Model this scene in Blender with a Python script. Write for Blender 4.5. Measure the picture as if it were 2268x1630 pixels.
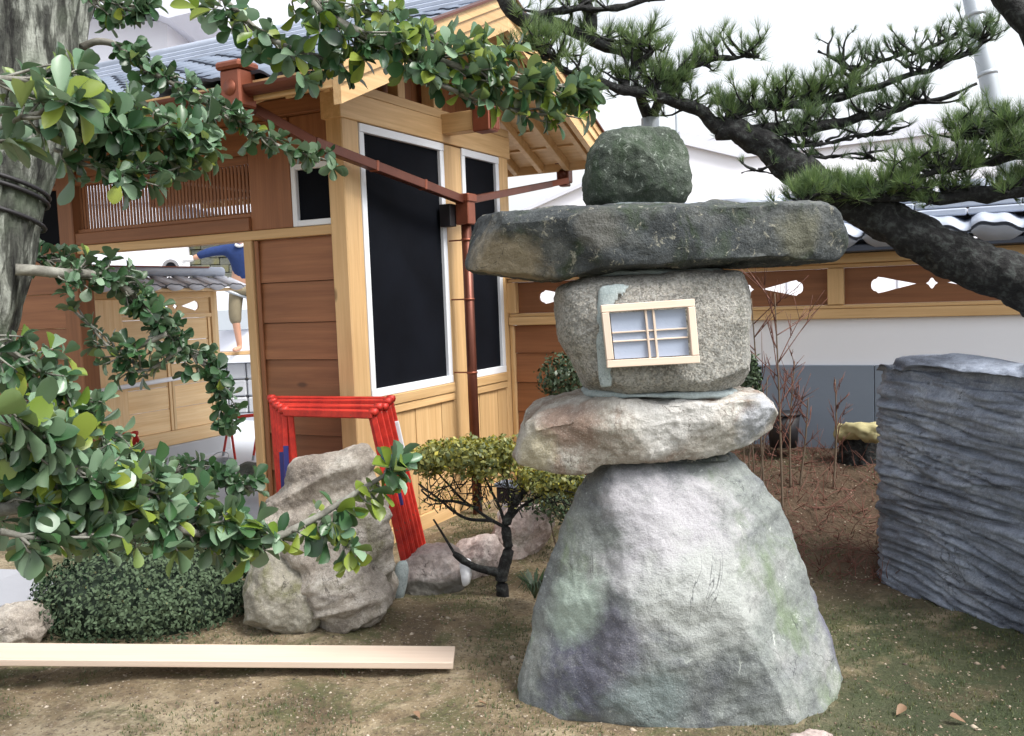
import bpy, bmesh, math, random
import numpy as np
from mathutils import Vector, Matrix, noise, Euler
from mathutils.geometry import tessellate_polygon
random.seed(7); rng = np.random.default_rng(7)
R = math.radians
scene = bpy.context.scene
for o in list(bpy.data.objects): bpy.data.objects.remove(o)

# ------------------------------------------------------------------ camera
def nrm(v): v = np.array(v, float); return v/np.linalg.norm(v)
FL, CX, CY, EYE = 2031.75, 1134.0, 815.0, 1.5
AY = nrm((1101, 211, -2150)); AX0 = nrm((4200, -12, 2150)); AZ = nrm(np.cross(AX0, AY)); AX = np.cross(AY, AZ)
CM = np.array([AX, AY, AZ])
cam_d = bpy.data.cameras.new('camera'); cam = bpy.data.objects.new('camera', cam_d)
scene.collection.objects.link(cam); scene.camera = cam
cam.matrix_world = Matrix.Translation((0, 0, EYE)) @ Matrix([list(r) for r in CM]).to_4x4()
cam_d.sensor_width = 36; cam_d.lens = 36*FL/2268; cam_d.clip_start = 0.05; cam_d.clip_end = 500

# ------------------------------------------------------------------ world, sun, exposure
SUN_EL, SUN_AZ = R(54), R(96)      # azimuth measured from +y towards +x
world = bpy.data.worlds.new('World'); scene.world = world; world.use_nodes = True
wn = world.node_tree; bg = wn.nodes['Background']
sky = wn.nodes.new('ShaderNodeTexSky'); sky.sky_type = 'NISHITA'; sky.sun_disc = False
sky.sun_elevation = SUN_EL; sky.sun_rotation = SUN_AZ; sky.dust_density = 3.0; sky.air_density = 1.2
hs = wn.nodes.new('ShaderNodeHueSaturation'); hs.inputs['Saturation'].default_value = 0.22; hs.inputs['Value'].default_value = 1.0
wn.links.new(sky.outputs[0], hs.inputs['Color']); wn.links.new(hs.outputs[0], bg.inputs['Color'])
bg.inputs['Strength'].default_value = 0.135
sun_d = bpy.data.lights.new('sun', 'SUN'); sun_d.energy = 2.0; sun_d.angle = R(20); sun_d.color = (1, .96, .9)
sun = bpy.data.objects.new('sun', sun_d); scene.collection.objects.link(sun)
sd = Vector((math.sin(SUN_AZ)*math.cos(SUN_EL), math.cos(SUN_AZ)*math.cos(SUN_EL), math.sin(SUN_EL)))
sun.rotation_euler = sd.to_track_quat('Z', 'Y').to_euler()
vs = scene.view_settings; vs.view_transform = 'Standard'; vs.look = 'None'; vs.gamma = 1; vs.exposure = 1.1
vs.use_curve_mapping = False

# ------------------------------------------------------------------ geometry from measured sight lines
def P(px, py, **k):
    d = CM @ np.array([(px-CX)/FL, -(py-CY)/FL, -1.0])
    if 'x' in k: t = k['x']/d[0]
    elif 'y' in k: t = k['y']/d[1]
    elif 'z' in k: t = (k['z']-EYE)/d[2]
    else: t = k['d']
    return Vector(d*t)+Vector((0, 0, EYE))
def proj(p):
    c = (np.array(p)-np.array([0, 0, EYE])) @ CM
    return CX+FL*c[0]/-c[2], CY-FL*c[1]/-c[2], -c[2]
rv = CM @ np.array([1., 0, 0]); RIGHT = Vector((rv[0], rv[1], 0)).normalized()
FWD = Vector((-RIGHT.y, RIGHT.x, 0))

# ------------------------------------------------------------------ materials
class NT:
    def __init__(s, name):
        s.m = bpy.data.materials.new(name); s.m.use_nodes = True; s.t = s.m.node_tree
        s.b = s.t.nodes['Principled BSDF']; s.co = s.t.nodes.new('ShaderNodeTexCoord').outputs['Object']
    def n(s, typ, **kw):
        x = s.t.nodes.new(typ)
        for k, v in kw.items(): setattr(x, k, v)
        return x
    def l(s, a, b): s.t.links.new(a, b)
    def mapping(s, scale, co=None):
        m = s.n('ShaderNodeMapping'); m.inputs['Scale'].default_value = scale
        s.l(co or s.co, m.inputs[0]); return m.outputs[0]
    def noise(s, scale, detail=4, rough=.55, co=None, dist=0):
        x = s.n('ShaderNodeTexNoise'); x.inputs['Scale'].default_value = scale; x.inputs['Detail'].default_value = detail
        x.inputs['Roughness'].default_value = rough; x.inputs['Distortion'].default_value = dist
        s.l(co or s.co, x.inputs['Vector']); return x.outputs['Fac']
    def ramp(s, f, stops):
        r = s.n('ShaderNodeValToRGB'); e = r.color_ramp.elements
        while len(e) < len(stops): e.new(.5)
        for el, (p, c) in zip(e, stops):
            el.position = p; el.color = (*c, 1) if len(c) == 3 else c
        s.l(f, r.inputs[0]); return r.outputs[0]
    def mask(s, f, a, b):
        r = s.n('ShaderNodeMapRange'); r.inputs['From Min'].default_value = a; r.inputs['From Max'].default_value = b
        s.l(f, r.inputs['Value']); return r.outputs[0]
    def mix(s, fac, a, b, mode='MIX'):
        x = s.n('ShaderNodeMix', data_type='RGBA', blend_type=mode)
        for i, v in ((0, fac), (6, a), (7, b)):
            if isinstance(v, (int, float)): x.inputs[i].default_value = v
            elif isinstance(v, tuple): x.inputs[i].default_value = (*v, 1)
            else: s.l(v, x.inputs[i])
        return x.outputs[2]
    def mul(s, a, b):
        x = s.n('ShaderNodeMath', operation='MULTIPLY')
        for i, v in enumerate((a, b)):
            if isinstance(v, (int, float)): x.inputs[i].default_value = v
            else: s.l(v, x.inputs[i])
        return x.outputs[0]
    def bump(s, f, strength=.4, dist=.01):
        x = s.n('ShaderNodeBump'); x.inputs['Strength'].default_value = strength; x.inputs['Distance'].default_value = dist
        s.l(f, x.inputs['Height']); s.l(x.outputs[0], s.b.inputs['Normal'])
    def fin(s, col, rough=.8, **k):
        if isinstance(col, tuple): s.b.inputs['Base Color'].default_value = (*col, 1)
        else: s.l(col, s.b.inputs['Base Color'])
        if isinstance(rough, (int, float)): s.b.inputs['Roughness'].default_value = rough
        else: s.l(rough, s.b.inputs['Roughness'])
        for kk, v in k.items(): s.b.inputs[kk.replace('_', ' ')].default_value = v
        return s.m
def plain(name, col, rough=.7, var=.12, scale=6, **k):
    t = NT(name); f = t.noise(scale, 5)
    c = t.mix(f, tuple(x*(1-var) for x in col), tuple(min(1, x*(1+var)) for x in col))
    t.bump(t.noise(scale*12, 3), .15, .004)
    return t.fin(c, rough, **k)
def wood(name, dark, light, axis, rough=.55, knots=True):
    t = NT(name)
    oi = t.n('ShaderNodeObjectInfo')
    ad = t.n('ShaderNodeVectorMath', operation='ADD'); sc = t.n('ShaderNodeVectorMath', operation='SCALE')
    cb = t.n('ShaderNodeCombineXYZ'); [t.l(oi.outputs['Random'], cb.inputs[i]) for i in range(3)]
    t.l(cb.outputs[0], sc.inputs[0]); sc.inputs['Scale'].default_value = 37.0
    t.l(t.co, ad.inputs[0]); t.l(sc.outputs[0], ad.inputs[1])
    s = [26, 26, 26]; s[axis] = 1.2
    co = t.mapping(s, ad.outputs[0]); g = t.noise(1.0, 6, .62, co, .4)
    s2 = [110, 110, 110]; s2[axis] = 3.0
    g2 = t.noise(1.0, 3, .5, t.mapping(s2, ad.outputs[0]))
    c = t.ramp(g, [(.3, dark), (.68, light)])
    c = t.mix(t.mul(g2, .55), c, tuple(x*.72 for x in dark))
    tone = t.n('ShaderNodeHueSaturation'); mr = t.n('ShaderNodeMapRange')
    mr.inputs['To Min'].default_value = .86; mr.inputs['To Max'].default_value = 1.12
    t.l(oi.outputs['Random'], mr.inputs['Value']); t.l(mr.outputs[0], tone.inputs['Value']); t.l(c, tone.inputs['Color'])
    c = tone.outputs[0]
    big = t.noise(2.2, 3, .5, ad.outputs[0])
    c = t.mix(t.mul(t.mask(big, .5, .75), .22), c, tuple(x*.75 for x in dark))
    if knots:
        ks = [2.6, 2.6, 2.6]; ks[axis] = 1.1
        vo = t.n('ShaderNodeTexVoronoi'); vo.inputs['Scale'].default_value = 1.0; t.l(t.mapping(ks, ad.outputs[0]), vo.inputs['Vector'])
        c = t.mix(t.mul(t.mask(vo.outputs['Distance'], .055, .025), .8), c, tuple(x*.3 for x in dark))
    t.bump(g2, .12, .003)
    return t.fin(c, rough)
LW = [wood('cypress_grain_%s' % a, (.55, .335, .145), (.76, .525, .275), i) for i, a in enumerate('xyz')]
CW = [wood('cedar_grain_%s' % a, (.215, .082, .032), (.35, .148, .062), i) for i, a in enumerate('xyz')]
SUNW = [wood('sunlit_tone_wood_grain_%s' % a, (.76, .50, .24), (.92, .70, .41), i) for i, a in enumerate('xyz')]  # brighter wood copy: sunlight on the courtyard wall put into its colour
PW = wood('planed_pale_wood', (.72, .56, .44), (.78, .65, .54), 0, .6)

def stone_mat(name, cols, moss=None, moss_amt=.5, lichen=None, speck=None, scale=3.0, rough=.85, streak=None, bump=.5, patches=(), zsplit=None):
    t = NT(name)
    a = t.noise(scale, 8, .62, dist=.3)
    c = t.ramp(a, [(.32, cols[0]), (.5, cols[1]), (.68, cols[2])])
    fine = t.noise(scale*16, 6, .7)
    c = t.mix(t.mul(t.mask(fine, .42, .7), .5), c, tuple(x*.55 for x in cols[0]))
    if streak:
        co = t.mapping(streak[0]); st = t.noise(1, 6, .6, co, .5)
        c = t.mix(t.mul(t.mask(st, .52, .68), streak[2]), c, streak[1])
    if moss:
        m = t.noise(scale*1.3, 7, .66, t.mapping((1, 1.2, .8)), .6)
        c = t.mix(t.mul(t.mask(m, .62-moss_amt*.25, .72-moss_amt*.2), .8), c, moss)
    if lichen:
        v = t.noise(scale*4.5, 6, .7, dist=1.0)
        c = t.mix(t.mul(t.mask(v, lichen[1], lichen[1]+.06), .75), c, lichen[0])
    if speck:
        v = t.n('ShaderNodeTexVoronoi'); v.inputs['Scale'].default_value = speck[1]; t.l(t.co, v.inputs['Vector'])
        sx = t.n('ShaderNodeSeparateColor'); t.l(v.outputs['Color'], sx.inputs[0])
        c = t.mix(t.mul(t.mask(sx.outputs[0], .62, .66), speck[2]), c, speck[0])
        c = t.mix(t.mul(t.mask(sx.outputs[1], .74, .78), speck[2]), c, (.55, .52, .46))
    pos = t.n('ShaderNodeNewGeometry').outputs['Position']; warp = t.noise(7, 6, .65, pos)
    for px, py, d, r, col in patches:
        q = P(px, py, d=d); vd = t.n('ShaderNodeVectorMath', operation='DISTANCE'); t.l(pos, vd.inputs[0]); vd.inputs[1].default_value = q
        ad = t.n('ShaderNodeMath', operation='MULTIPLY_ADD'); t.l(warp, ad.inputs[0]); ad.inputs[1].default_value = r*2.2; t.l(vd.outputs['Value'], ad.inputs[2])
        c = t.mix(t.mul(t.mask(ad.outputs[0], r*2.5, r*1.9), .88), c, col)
    cr = t.n('ShaderNodeMath', operation='SUBTRACT'); t.l(t.noise(scale*.8, 5, .6, t.mapping((1.3, 1.3, .8), pos), 1.2), cr.inputs[0]); cr.inputs[1].default_value = .5
    ab = t.n('ShaderNodeMath', operation='ABSOLUTE'); t.l(cr.outputs[0], ab.inputs[0]); crm = t.mul(t.mul(t.mask(ab.outputs[0], .007, .002), t.mask(t.noise(scale*1.1, 3), .48, .6)), .75)
    c = t.mix(crm, c, tuple(x*.3 for x in cols[0]))
    grit = t.noise(190, 2, .7, pos); c = t.mix(t.mul(t.mask(grit, .55, .7), .35), c, tuple(x*.6 for x in cols[0])); c = t.mix(t.mul(t.mask(grit, .42, .32), .3), c, tuple(min(.85, x*1.35) for x in cols[2]))
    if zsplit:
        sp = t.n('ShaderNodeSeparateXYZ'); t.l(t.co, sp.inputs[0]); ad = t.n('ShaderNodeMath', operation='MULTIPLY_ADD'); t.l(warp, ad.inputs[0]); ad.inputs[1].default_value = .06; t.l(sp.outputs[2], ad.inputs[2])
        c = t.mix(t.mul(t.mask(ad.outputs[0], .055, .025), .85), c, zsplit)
    h = t.mix(.10, t.mix(.45, fine, a), grit)
    t.bump(h, bump, .03)
    return t.fin(c, rough)
M = {}
M['cap'] = stone_mat('green_weathered_stone', ((.035, .05, .038), (.075, .095, .075), (.17, .20, .165)), (.028, .055, .024), .6, ((.42, .48, .42), .59), scale=9, bump=.8)
M['slab'] = stone_mat('dark_mossy_slab_stone', ((.022, .028, .033), (.06, .07, .075), (.16, .17, .165)), (.03, .05, .022), .4, ((.38, .37, .30), .585), scale=5.5, bump=.8, patches=[(1846, 525, 3.45, .07, (.42, .35, .28)), (1770, 520, 3.2, .07, (.14, .14, .10)), (1120, 600, 3.3, .13, (.30, .25, .17)), (1330, 500, 3.15, .07, (.13, .13, .12))])
M['lamp'] = stone_mat('granite', ((.21, .21, .20), (.35, .35, .325), (.47, .46, .43)), (.14, .15, .11), .1, None, ((.10, .085, .065), 150, .45), scale=5, bump=.8)
M['plat'] = stone_mat('pale_platform_stone', ((.24, .18, .14), (.46, .435, .385), (.64, .625, .59)), (.20, .13, .09), .3, ((.60, .60, .55), .60), scale=4.2, bump=.7, patches=[(1250, 925, 3.25, .10, (.26, .18, .14)), (1500, 925, 3.2, .13, (.56, .555, .54)), (1180, 1000, 3.3, .08, (.42, .38, .27)), (1680, 930, 3.3, .08, (.36, .38, .42))])
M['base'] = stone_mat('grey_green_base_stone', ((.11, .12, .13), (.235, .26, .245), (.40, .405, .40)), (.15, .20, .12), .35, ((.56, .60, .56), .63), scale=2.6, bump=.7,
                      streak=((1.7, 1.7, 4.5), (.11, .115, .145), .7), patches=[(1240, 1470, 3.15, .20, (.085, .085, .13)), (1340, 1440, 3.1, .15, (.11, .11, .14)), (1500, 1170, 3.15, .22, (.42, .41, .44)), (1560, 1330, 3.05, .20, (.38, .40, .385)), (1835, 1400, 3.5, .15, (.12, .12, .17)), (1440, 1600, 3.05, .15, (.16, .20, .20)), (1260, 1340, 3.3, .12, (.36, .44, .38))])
M['rock'] = stone_mat('tan_garden_rock', ((.17, .14, .115), (.40, .36, .31), (.62, .59, .54)), (.14, .13, .07), .25, ((.58, .56, .52), .66), scale=3.5, streak=((2.5, 2.5, 11), (.10, .085, .075), .8), bump=.8)
M['rock2'] = stone_mat('pinkish_garden_rock', ((.28, .22, .20), (.56, .46, .43), (.72, .66, .62)), (.15, .14, .10), .3, ((.62, .60, .56), .64), scale=4.5)
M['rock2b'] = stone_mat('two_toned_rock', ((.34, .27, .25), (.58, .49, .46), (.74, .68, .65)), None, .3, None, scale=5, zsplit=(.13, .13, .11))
M['rock3'] = stone_mat('mossy_grey_rock', ((.15, .14, .115), (.31, .29, .235), (.48, .46, .40)), (.13, .13, .055), .5, None, scale=4.5)
M['mortar'] = stone_mat('cement_mortar', ((.28, .34, .35), (.36, .42, .43), (.44, .50, .51)), scale=9, bump=.3)
M['slate'] = stone_mat('blue_grey_slate', ((.13, .15, .19), (.26, .30, .38), (.44, .49, .58)), None, .3, ((.50, .53, .60), .64), scale=4, streak=((1.4, 1.4, 20), (.03, .036, .055), .8), bump=.7, rough=.62)
M['black'] = plain('black_insect_netting', (.004, .005, .008), .8, .8, 2.5, Specular_IOR_Level=.08)  # colour mottling stands in for faint reflections on the netting
M['white'] = plain('white_frame_paint', (.74, .77, .82), .5, .05)
M['plaster'] = plain('white_plaster', (.87, .88, .92), .85, .04, 2)
M['skirt'] = plain('grey_metal_skirting', (.20, .24, .30), .5, .08, 3)
M['paper'] = plain('shoji_paper', (.33, .385, .50), .6, .05, 8)
M['copper'] = plain('copper', (.24, .075, .042), .45, .35, 9, Metallic=.5)
M['copper_dark'] = plain('dark_copper', (.13, .042, .026), .40, .4, 7, Metallic=.55)
M['tile'] = plain('grey_roof_tile', (.42, .47, .57), .42, .25, 5)
M['tile_dark'] = plain('dark_roof_tile_edge', (.05, .06, .085), .45, .2)
M['hall'] = plain('pale_painted_wall', (.76, .77, .84), .8, .02, .4)
M['hall2'] = plain('pale_grey_fascia', (.56, .58, .66), .8, .03, .4)
M['concrete'] = plain('concrete', (.42, .43, .45), .85, .12, 2)
M['steel'] = plain('galvanised_steel', (.40, .44, .48), .45, .1, 3, Metallic=.3)
def redpaint():
    t = NT('worn_red_paint'); a = t.noise(11, 6, .7); c = t.ramp(a, [(.35, (.36, .014, .01)), (.6, (.60, .035, .02))])
    c = t.mix(t.mul(t.mask(t.noise(38, 5, .7), .62, .68), .8), c, (.16, .07, .05)); t.bump(a, .2, .004); return t.fin(c, .5)
M['red'] = redpaint()
M['blue'] = plain('blue_tape', (.025, .03, .16), .5, .2)
M['blackrub'] = plain('black_rubber', (.012, .011, .014), .6, .2)
M['sweater'] = plain('blue_knit', (.010, .030, .12), .9, .4, 30)
M['khaki'] = plain('khaki_cotton', (.20, .17, .11), .9, .2, 14)
M['skin'] = plain('skin', (.50, .27, .18), .55, .06, 10)
M['glove'] = plain('white_cotton', (.75, .75, .76), .9, .05)
M['hair'] = plain('black_hair', (.012, .01, .009), .6, .2)
M['pinebark'] = None
def bark(name, cols, scale, bumpd, rough=.9, green=None):
    t = NT(name)
    a = t.noise(1, 7, .65, t.mapping(scale), .25); b = t.noise(14, 6, .7)
    c = t.ramp(a, [(.36, cols[0]), (.5, cols[1]), (.63, cols[2])])
    c = t.mix(t.mul(t.mask(b, .45, .7), .45), c, cols[0])
    if green: c = t.mix(t.mul(t.mask(t.noise(5, 5), .52, .66), .5), c, green)
    t.bump(t.mix(.4, a, b), .9, bumpd); return t.fin(c, rough)
M['bark'] = bark('grey_furrowed_bark', ((.010, .010, .009), (.075, .08, .068), (.36, .38, .34)), (34, 34, 5), .03, green=(.16, .20, .14))
M['twig'] = bark('grey_twig_bark', ((.09, .085, .07), (.20, .195, .17), (.33, .33, .29)), (16, 16, 16), .006)
M['pinebark'] = bark('dark_pine_bark', ((.004, .004, .005), (.012, .012, .012), (.05, .056, .054)), (30, 30, 30), .03)
M['redtwig'] = plain('reddish_twig', (.15, .06, .042), .7, .4)
M['browntwig'] = plain('brown_twig', (.13, .095, .065), .8, .3)
def leafmat(name, c1, c2, rough=.35, trans=.12, spec=.6):
    t = NT(name); geo = t.n('ShaderNodeNewGeometry'); pi = t.n('ShaderNodeTexWhiteNoise', noise_dimensions='1D')
    t.l(geo.outputs['Random Per Island'], pi.inputs['W'])
    oi = t.n('ShaderNodeObjectInfo'); add = t.n('ShaderNodeMath', operation='ADD'); fr = t.n('ShaderNodeMath', operation='FRACT')
    t.l(pi.outputs['Value'], add.inputs[0]); t.l(oi.outputs['Random'], add.inputs[1]); t.l(add.outputs[0], fr.inputs[0])
    c = t.mix(fr.outputs[0], c1, c2)
    n = t.noise(60, 3); c = t.mix(t.mul(n, .3), c, tuple(x*.5 for x in c1))
    c = t.mix(t.mul(geo.outputs['Backfacing'], .45), c, (.16, .22, .13))
    t.b.inputs['Specular IOR Level'].default_value = spec
    c = t.mix(t.mul(t.mask(t.noise(22, 4, .7), .66, .72), .7), c, (.20, .13, .04))
    m = t.fin(c, rough)
    if trans:
        tr = t.n('ShaderNodeBsdfTranslucent'); mx = t.n('ShaderNodeMixShader'); mx.inputs[0].default_value = trans
        t.l(c, tr.inputs['Color']); t.l(t.b.outputs[0], mx.inputs[1]); t.l(tr.outputs[0], mx.inputs[2])
        t.l(mx.outputs[0], t.t.nodes['Material Output'].inputs['Surface'])
    return m
LM = [leafmat('leaf_deep_green', (.024, .075, .030), (.055, .13, .045), .36, .22), leafmat('leaf_blue_green', (.085, .18, .095), (.26, .38, .25), .36, .22),
      leafmat('leaf_yellow_green', (.15, .25, .03), (.34, .40, .07), .38, .35)]
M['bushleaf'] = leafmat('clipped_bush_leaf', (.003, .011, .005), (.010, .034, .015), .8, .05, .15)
M['boxleaf'] = leafmat('boxwood_leaf', (.07, .10, .012), (.60, .52, .06), .5, .2)
M['darkleaf'] = leafmat('dark_shrub_leaf', (.012, .035, .012), (.03, .07, .02), .4, .05)
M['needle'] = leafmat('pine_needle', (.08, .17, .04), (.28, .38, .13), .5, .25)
M['needle2'] = leafmat('pine_needle_dark', (.05, .11, .04), (.15, .23, .09), .5, .25)  # darker green needle variant, mixed in at random and on some limbs
M['dry'] = leafmat('dry_leaf', (.20, .11, .06), (.38, .26, .16), .7, .1)
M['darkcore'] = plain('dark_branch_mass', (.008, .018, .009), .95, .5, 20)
M['grass'] = leafmat('moss_blade', (.05, .075, .02), (.16, .16, .05), .7, .1)
def ground_mat():
    t = NT('sandy_soil_with_moss'); a = t.noise(1.6, 8, .65, dist=.4); b = t.noise(45, 5, .7); c3 = t.noise(9, 6, .65)
    c = t.ramp(a, [(.38, (.13, .095, .055)), (.5, (.27, .21, .125)), (.62, (.46, .38, .255))])
    c = t.mix(t.mul(t.mask(c3, .5, .64), .6), c, (.15, .10, .055))
    c = t.mix(t.mul(t.mask(t.noise(2.4, 7, .72, dist=.8), .51, .60), .7), c, (.085, .10, .032))
    c = t.mix(t.mul(t.mask(b, .52, .68), .75), c, (.07, .048, .035))
    c = t.mix(t.mul(t.mask(t.noise(70, 3, .6), .60, .68), .6), c, (.55, .48, .38))
    # darker green moss towards the right side, reddish earth on the bank
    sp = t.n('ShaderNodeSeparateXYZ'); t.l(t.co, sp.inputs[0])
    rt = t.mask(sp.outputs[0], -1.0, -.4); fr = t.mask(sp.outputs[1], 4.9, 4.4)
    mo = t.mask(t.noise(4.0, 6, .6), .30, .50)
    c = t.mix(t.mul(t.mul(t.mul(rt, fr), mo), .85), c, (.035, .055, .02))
    bk = t.mul(t.mask(sp.outputs[0], -1.8, -1.3), t.mask(sp.outputs[1], 4.4, 5.0))
    c = t.mix(t.mul(bk, .85), c, t.mix(b, (.04, .023, .015), (.13, .075, .046)))
    t.bump(t.mix(.5, b, c3), 1.0, .05); return t.fin(c, .95)
M['ground'] = ground_mat()

# ------------------------------------------------------------------ object helpers
def rnd(a=-1, b=1): return random.uniform(a, b)
def rvec(): return Vector((rnd(), rnd(), rnd()))
WL = {}
def ren(o, n): w = WL[o.name]; o.name = n; WL[o.name] = w; return o
def tag(o, label=None, cat=None, group=None, kind=None):
    if label: o['label'] = label
    if cat: o['category'] = cat
    if group: o['group'] = group
    if kind: o['kind'] = kind
    return o
def link(o, loc=(0, 0, 0), parent=None):
    scene.collection.objects.link(o); WL[o.name] = Vector(loc)
    if parent: o.parent = parent; o.location = Vector(loc)-WL[parent.name]
    else: o.location = loc
    return o
def thing(name, loc, label, cat, group=None):
    return tag(link(bpy.data.objects.new(name, None), loc), label, cat, group)
def mesh_obj(name, verts, faces, mat, parent=None, loc=None, smooth=False, mats=None, fm=None):
    verts = [Vector(v) for v in verts]
    if loc is None:
        lo = Vector((min(v.x for v in verts), min(v.y for v in verts), min(v.z for v in verts)))
        hi = Vector((max(v.x for v in verts), max(v.y for v in verts), max(v.z for v in verts)))
        loc = (lo+hi)/2
    loc = Vector(loc)
    me = bpy.data.meshes.new(name); me.from_pydata([v-loc for v in verts], [], faces)
    for m in (mats or [mat]): me.materials.append(m)
    if fm is not None: me.polygons.foreach_set('material_index', fm)
    if smooth: me.polygons.foreach_set('use_smooth', [True]*len(me.polygons))
    me.update()
    return link(bpy.data.objects.new(name, me), loc, parent)
def np_mesh(name, V, F, mat, parent=None, loc=(0, 0, 0), smooth=False, mats=None, fm=None):
    V = np.asarray(V, np.float32)-np.asarray(loc, np.float32); F = np.asarray(F, np.int32); k = F.shape[1]
    me = bpy.data.meshes.new(name); me.vertices.add(len(V)); me.vertices.foreach_set('co', V.ravel())
    me.loops.add(F.size); me.loops.foreach_set('vertex_index', F.ravel())
    me.polygons.add(len(F)); me.polygons.foreach_set('loop_start', np.arange(0, F.size, k, dtype=np.int32))
    me.polygons.foreach_set('loop_total', np.full(len(F), k, np.int32))
    for m in (mats or [mat]): me.materials.append(m)
    if fm is not None: me.polygons.foreach_set('material_index', np.asarray(fm, np.int32))
    if smooth: me.polygons.foreach_set('use_smooth', np.ones(len(F), bool))
    me.update(calc_edges=True)
    return link(bpy.data.objects.new(name, me), loc, parent)
def boxmesh(name, sx, sy, sz, bev=.004):
    bm = bmesh.new(); bmesh.ops.create_cube(bm, size=1)
    bmesh.ops.scale(bm, vec=(sx, sy, sz), verts=bm.verts)
    bev = min(bev, .3*min(sx, sy, sz))
    if bev > 0: bmesh.ops.bevel(bm, geom=list(bm.edges), offset=bev, segments=1, affect='EDGES')
    me = bpy.data.meshes.new(name); bm.to_mesh(me); bm.free(); return me
def box(name, x0, x1, y0, y1, z0, z1, mat, parent=None, bev=.004):
    me = boxmesh(name, abs(x1-x0), abs(y1-y0), abs(z1-z0), bev); me.materials.append(mat)
    return link(bpy.data.objects.new(name, me), ((x0+x1)/2, (y0+y1)/2, (z0+z1)/2), parent)
def beam(name, p0, p1, w, h, mat, parent=None, up=(0, 0, 1), bev=.003):
    """box running along local x from p0 to p1; w across, h along up"""
    p0, p1 = Vector(p0), Vector(p1); d = (p1-p0); L = d.length; x = d.normalized()
    z = Vector(up); z = (z-x*z.dot(x)).normalized(); y = z.cross(x)
    me = boxmesh(name, L, w, h, bev); me.materials.append(mat)
    o = link(bpy.data.objects.new(name, me), (p0+p1)/2, parent)
    o.rotation_euler = Matrix((x, y, z)).transposed().to_euler(); return o
def crom(pts, n=6):
    pts = [Vector(p) for p in pts]; out = []
    if len(pts) < 3:
        return [pts[0].lerp(pts[-1], i/n) for i in range(n+1)]
    q = [pts[0]*2-pts[1]]+pts+[pts[-1]*2-pts[-2]]
    for i in range(1, len(q)-2):
        for k in range(n):
            t = k/n; a, b, c, d = q[i-1], q[i], q[i+1], q[i+2]
            out.append(.5*((2*b)+(c-a)*t+(2*a-5*b+4*c-d)*t*t+(3*b-a-3*c+d)*t**3))
    out.append(pts[-1]); return out
def tube_data(pts, r0, r1, seg=8, n=6, wob=0, rough=0, fr=8, radii=None):
    c = crom(pts, n) if n else [Vector(p) for p in pts]; V = []; F = []; m = len(c)
    ref = Vector((0, 0, 1))
    for i, p in enumerate(c):
        t = i/(m-1); d = (c[min(i+1, m-1)]-c[max(i-1, 0)]).normalized()
        u = d.cross(ref)
        if u.length < .1: u = d.cross(Vector((1, 0, 0)))
        u.normalize(); v = d.cross(u)
        if radii:
            f = t*(len(radii)-1); k = min(int(f), len(radii)-2); r = radii[k]+(radii[k+1]-radii[k])*(f-k)
        else: r = r0+(r1-r0)*t
        if wob: p = p+Vector((noise.noise(p*9), noise.noise(p*9+Vector((5, 0, 0))), noise.noise(p*9+Vector((0, 7, 0)))))*wob
        for s in range(seg):
            a = 2*math.pi*s/seg; dr = u*math.cos(a)+v*math.sin(a); q = p+dr*r
            if rough: q = q+dr*rough*noise.fractal(q*fr, .8, 2.2, 4)
            V.append(q)
    for i in range(m-1):
        for s in range(seg):
            a = i*seg+s; b = i*seg+(s+1) % seg; F.append((a, b, b+seg, a+seg))
    F.append(tuple(range(seg))[::-1]); F.append(tuple(range((m-1)*seg, m*seg)))
    return V, F
def tube(name, pts, r0, r1, mat, parent=None, smooth=True, **k):
    V, F = tube_data(pts, r0, r1, **k); return mesh_obj(name, V, F, mat, parent, smooth=smooth)
class Acc:
    """several shapes joined into one mesh"""
    def __init__(s): s.V = []; s.F = []
    def add(s, V, F):
        n = len(s.V); s.V += [Vector(v) for v in V]; s.F += [tuple(i+n for i in f) for f in F]
    def tube(s, pts, r0, r1, **k): s.add(*tube_data(pts, r0, r1, **k))
    def build(s, name, mat, parent=None, smooth=True, **k): return mesh_obj(name, s.V, s.F, mat, parent, smooth=smooth, **k)

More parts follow.
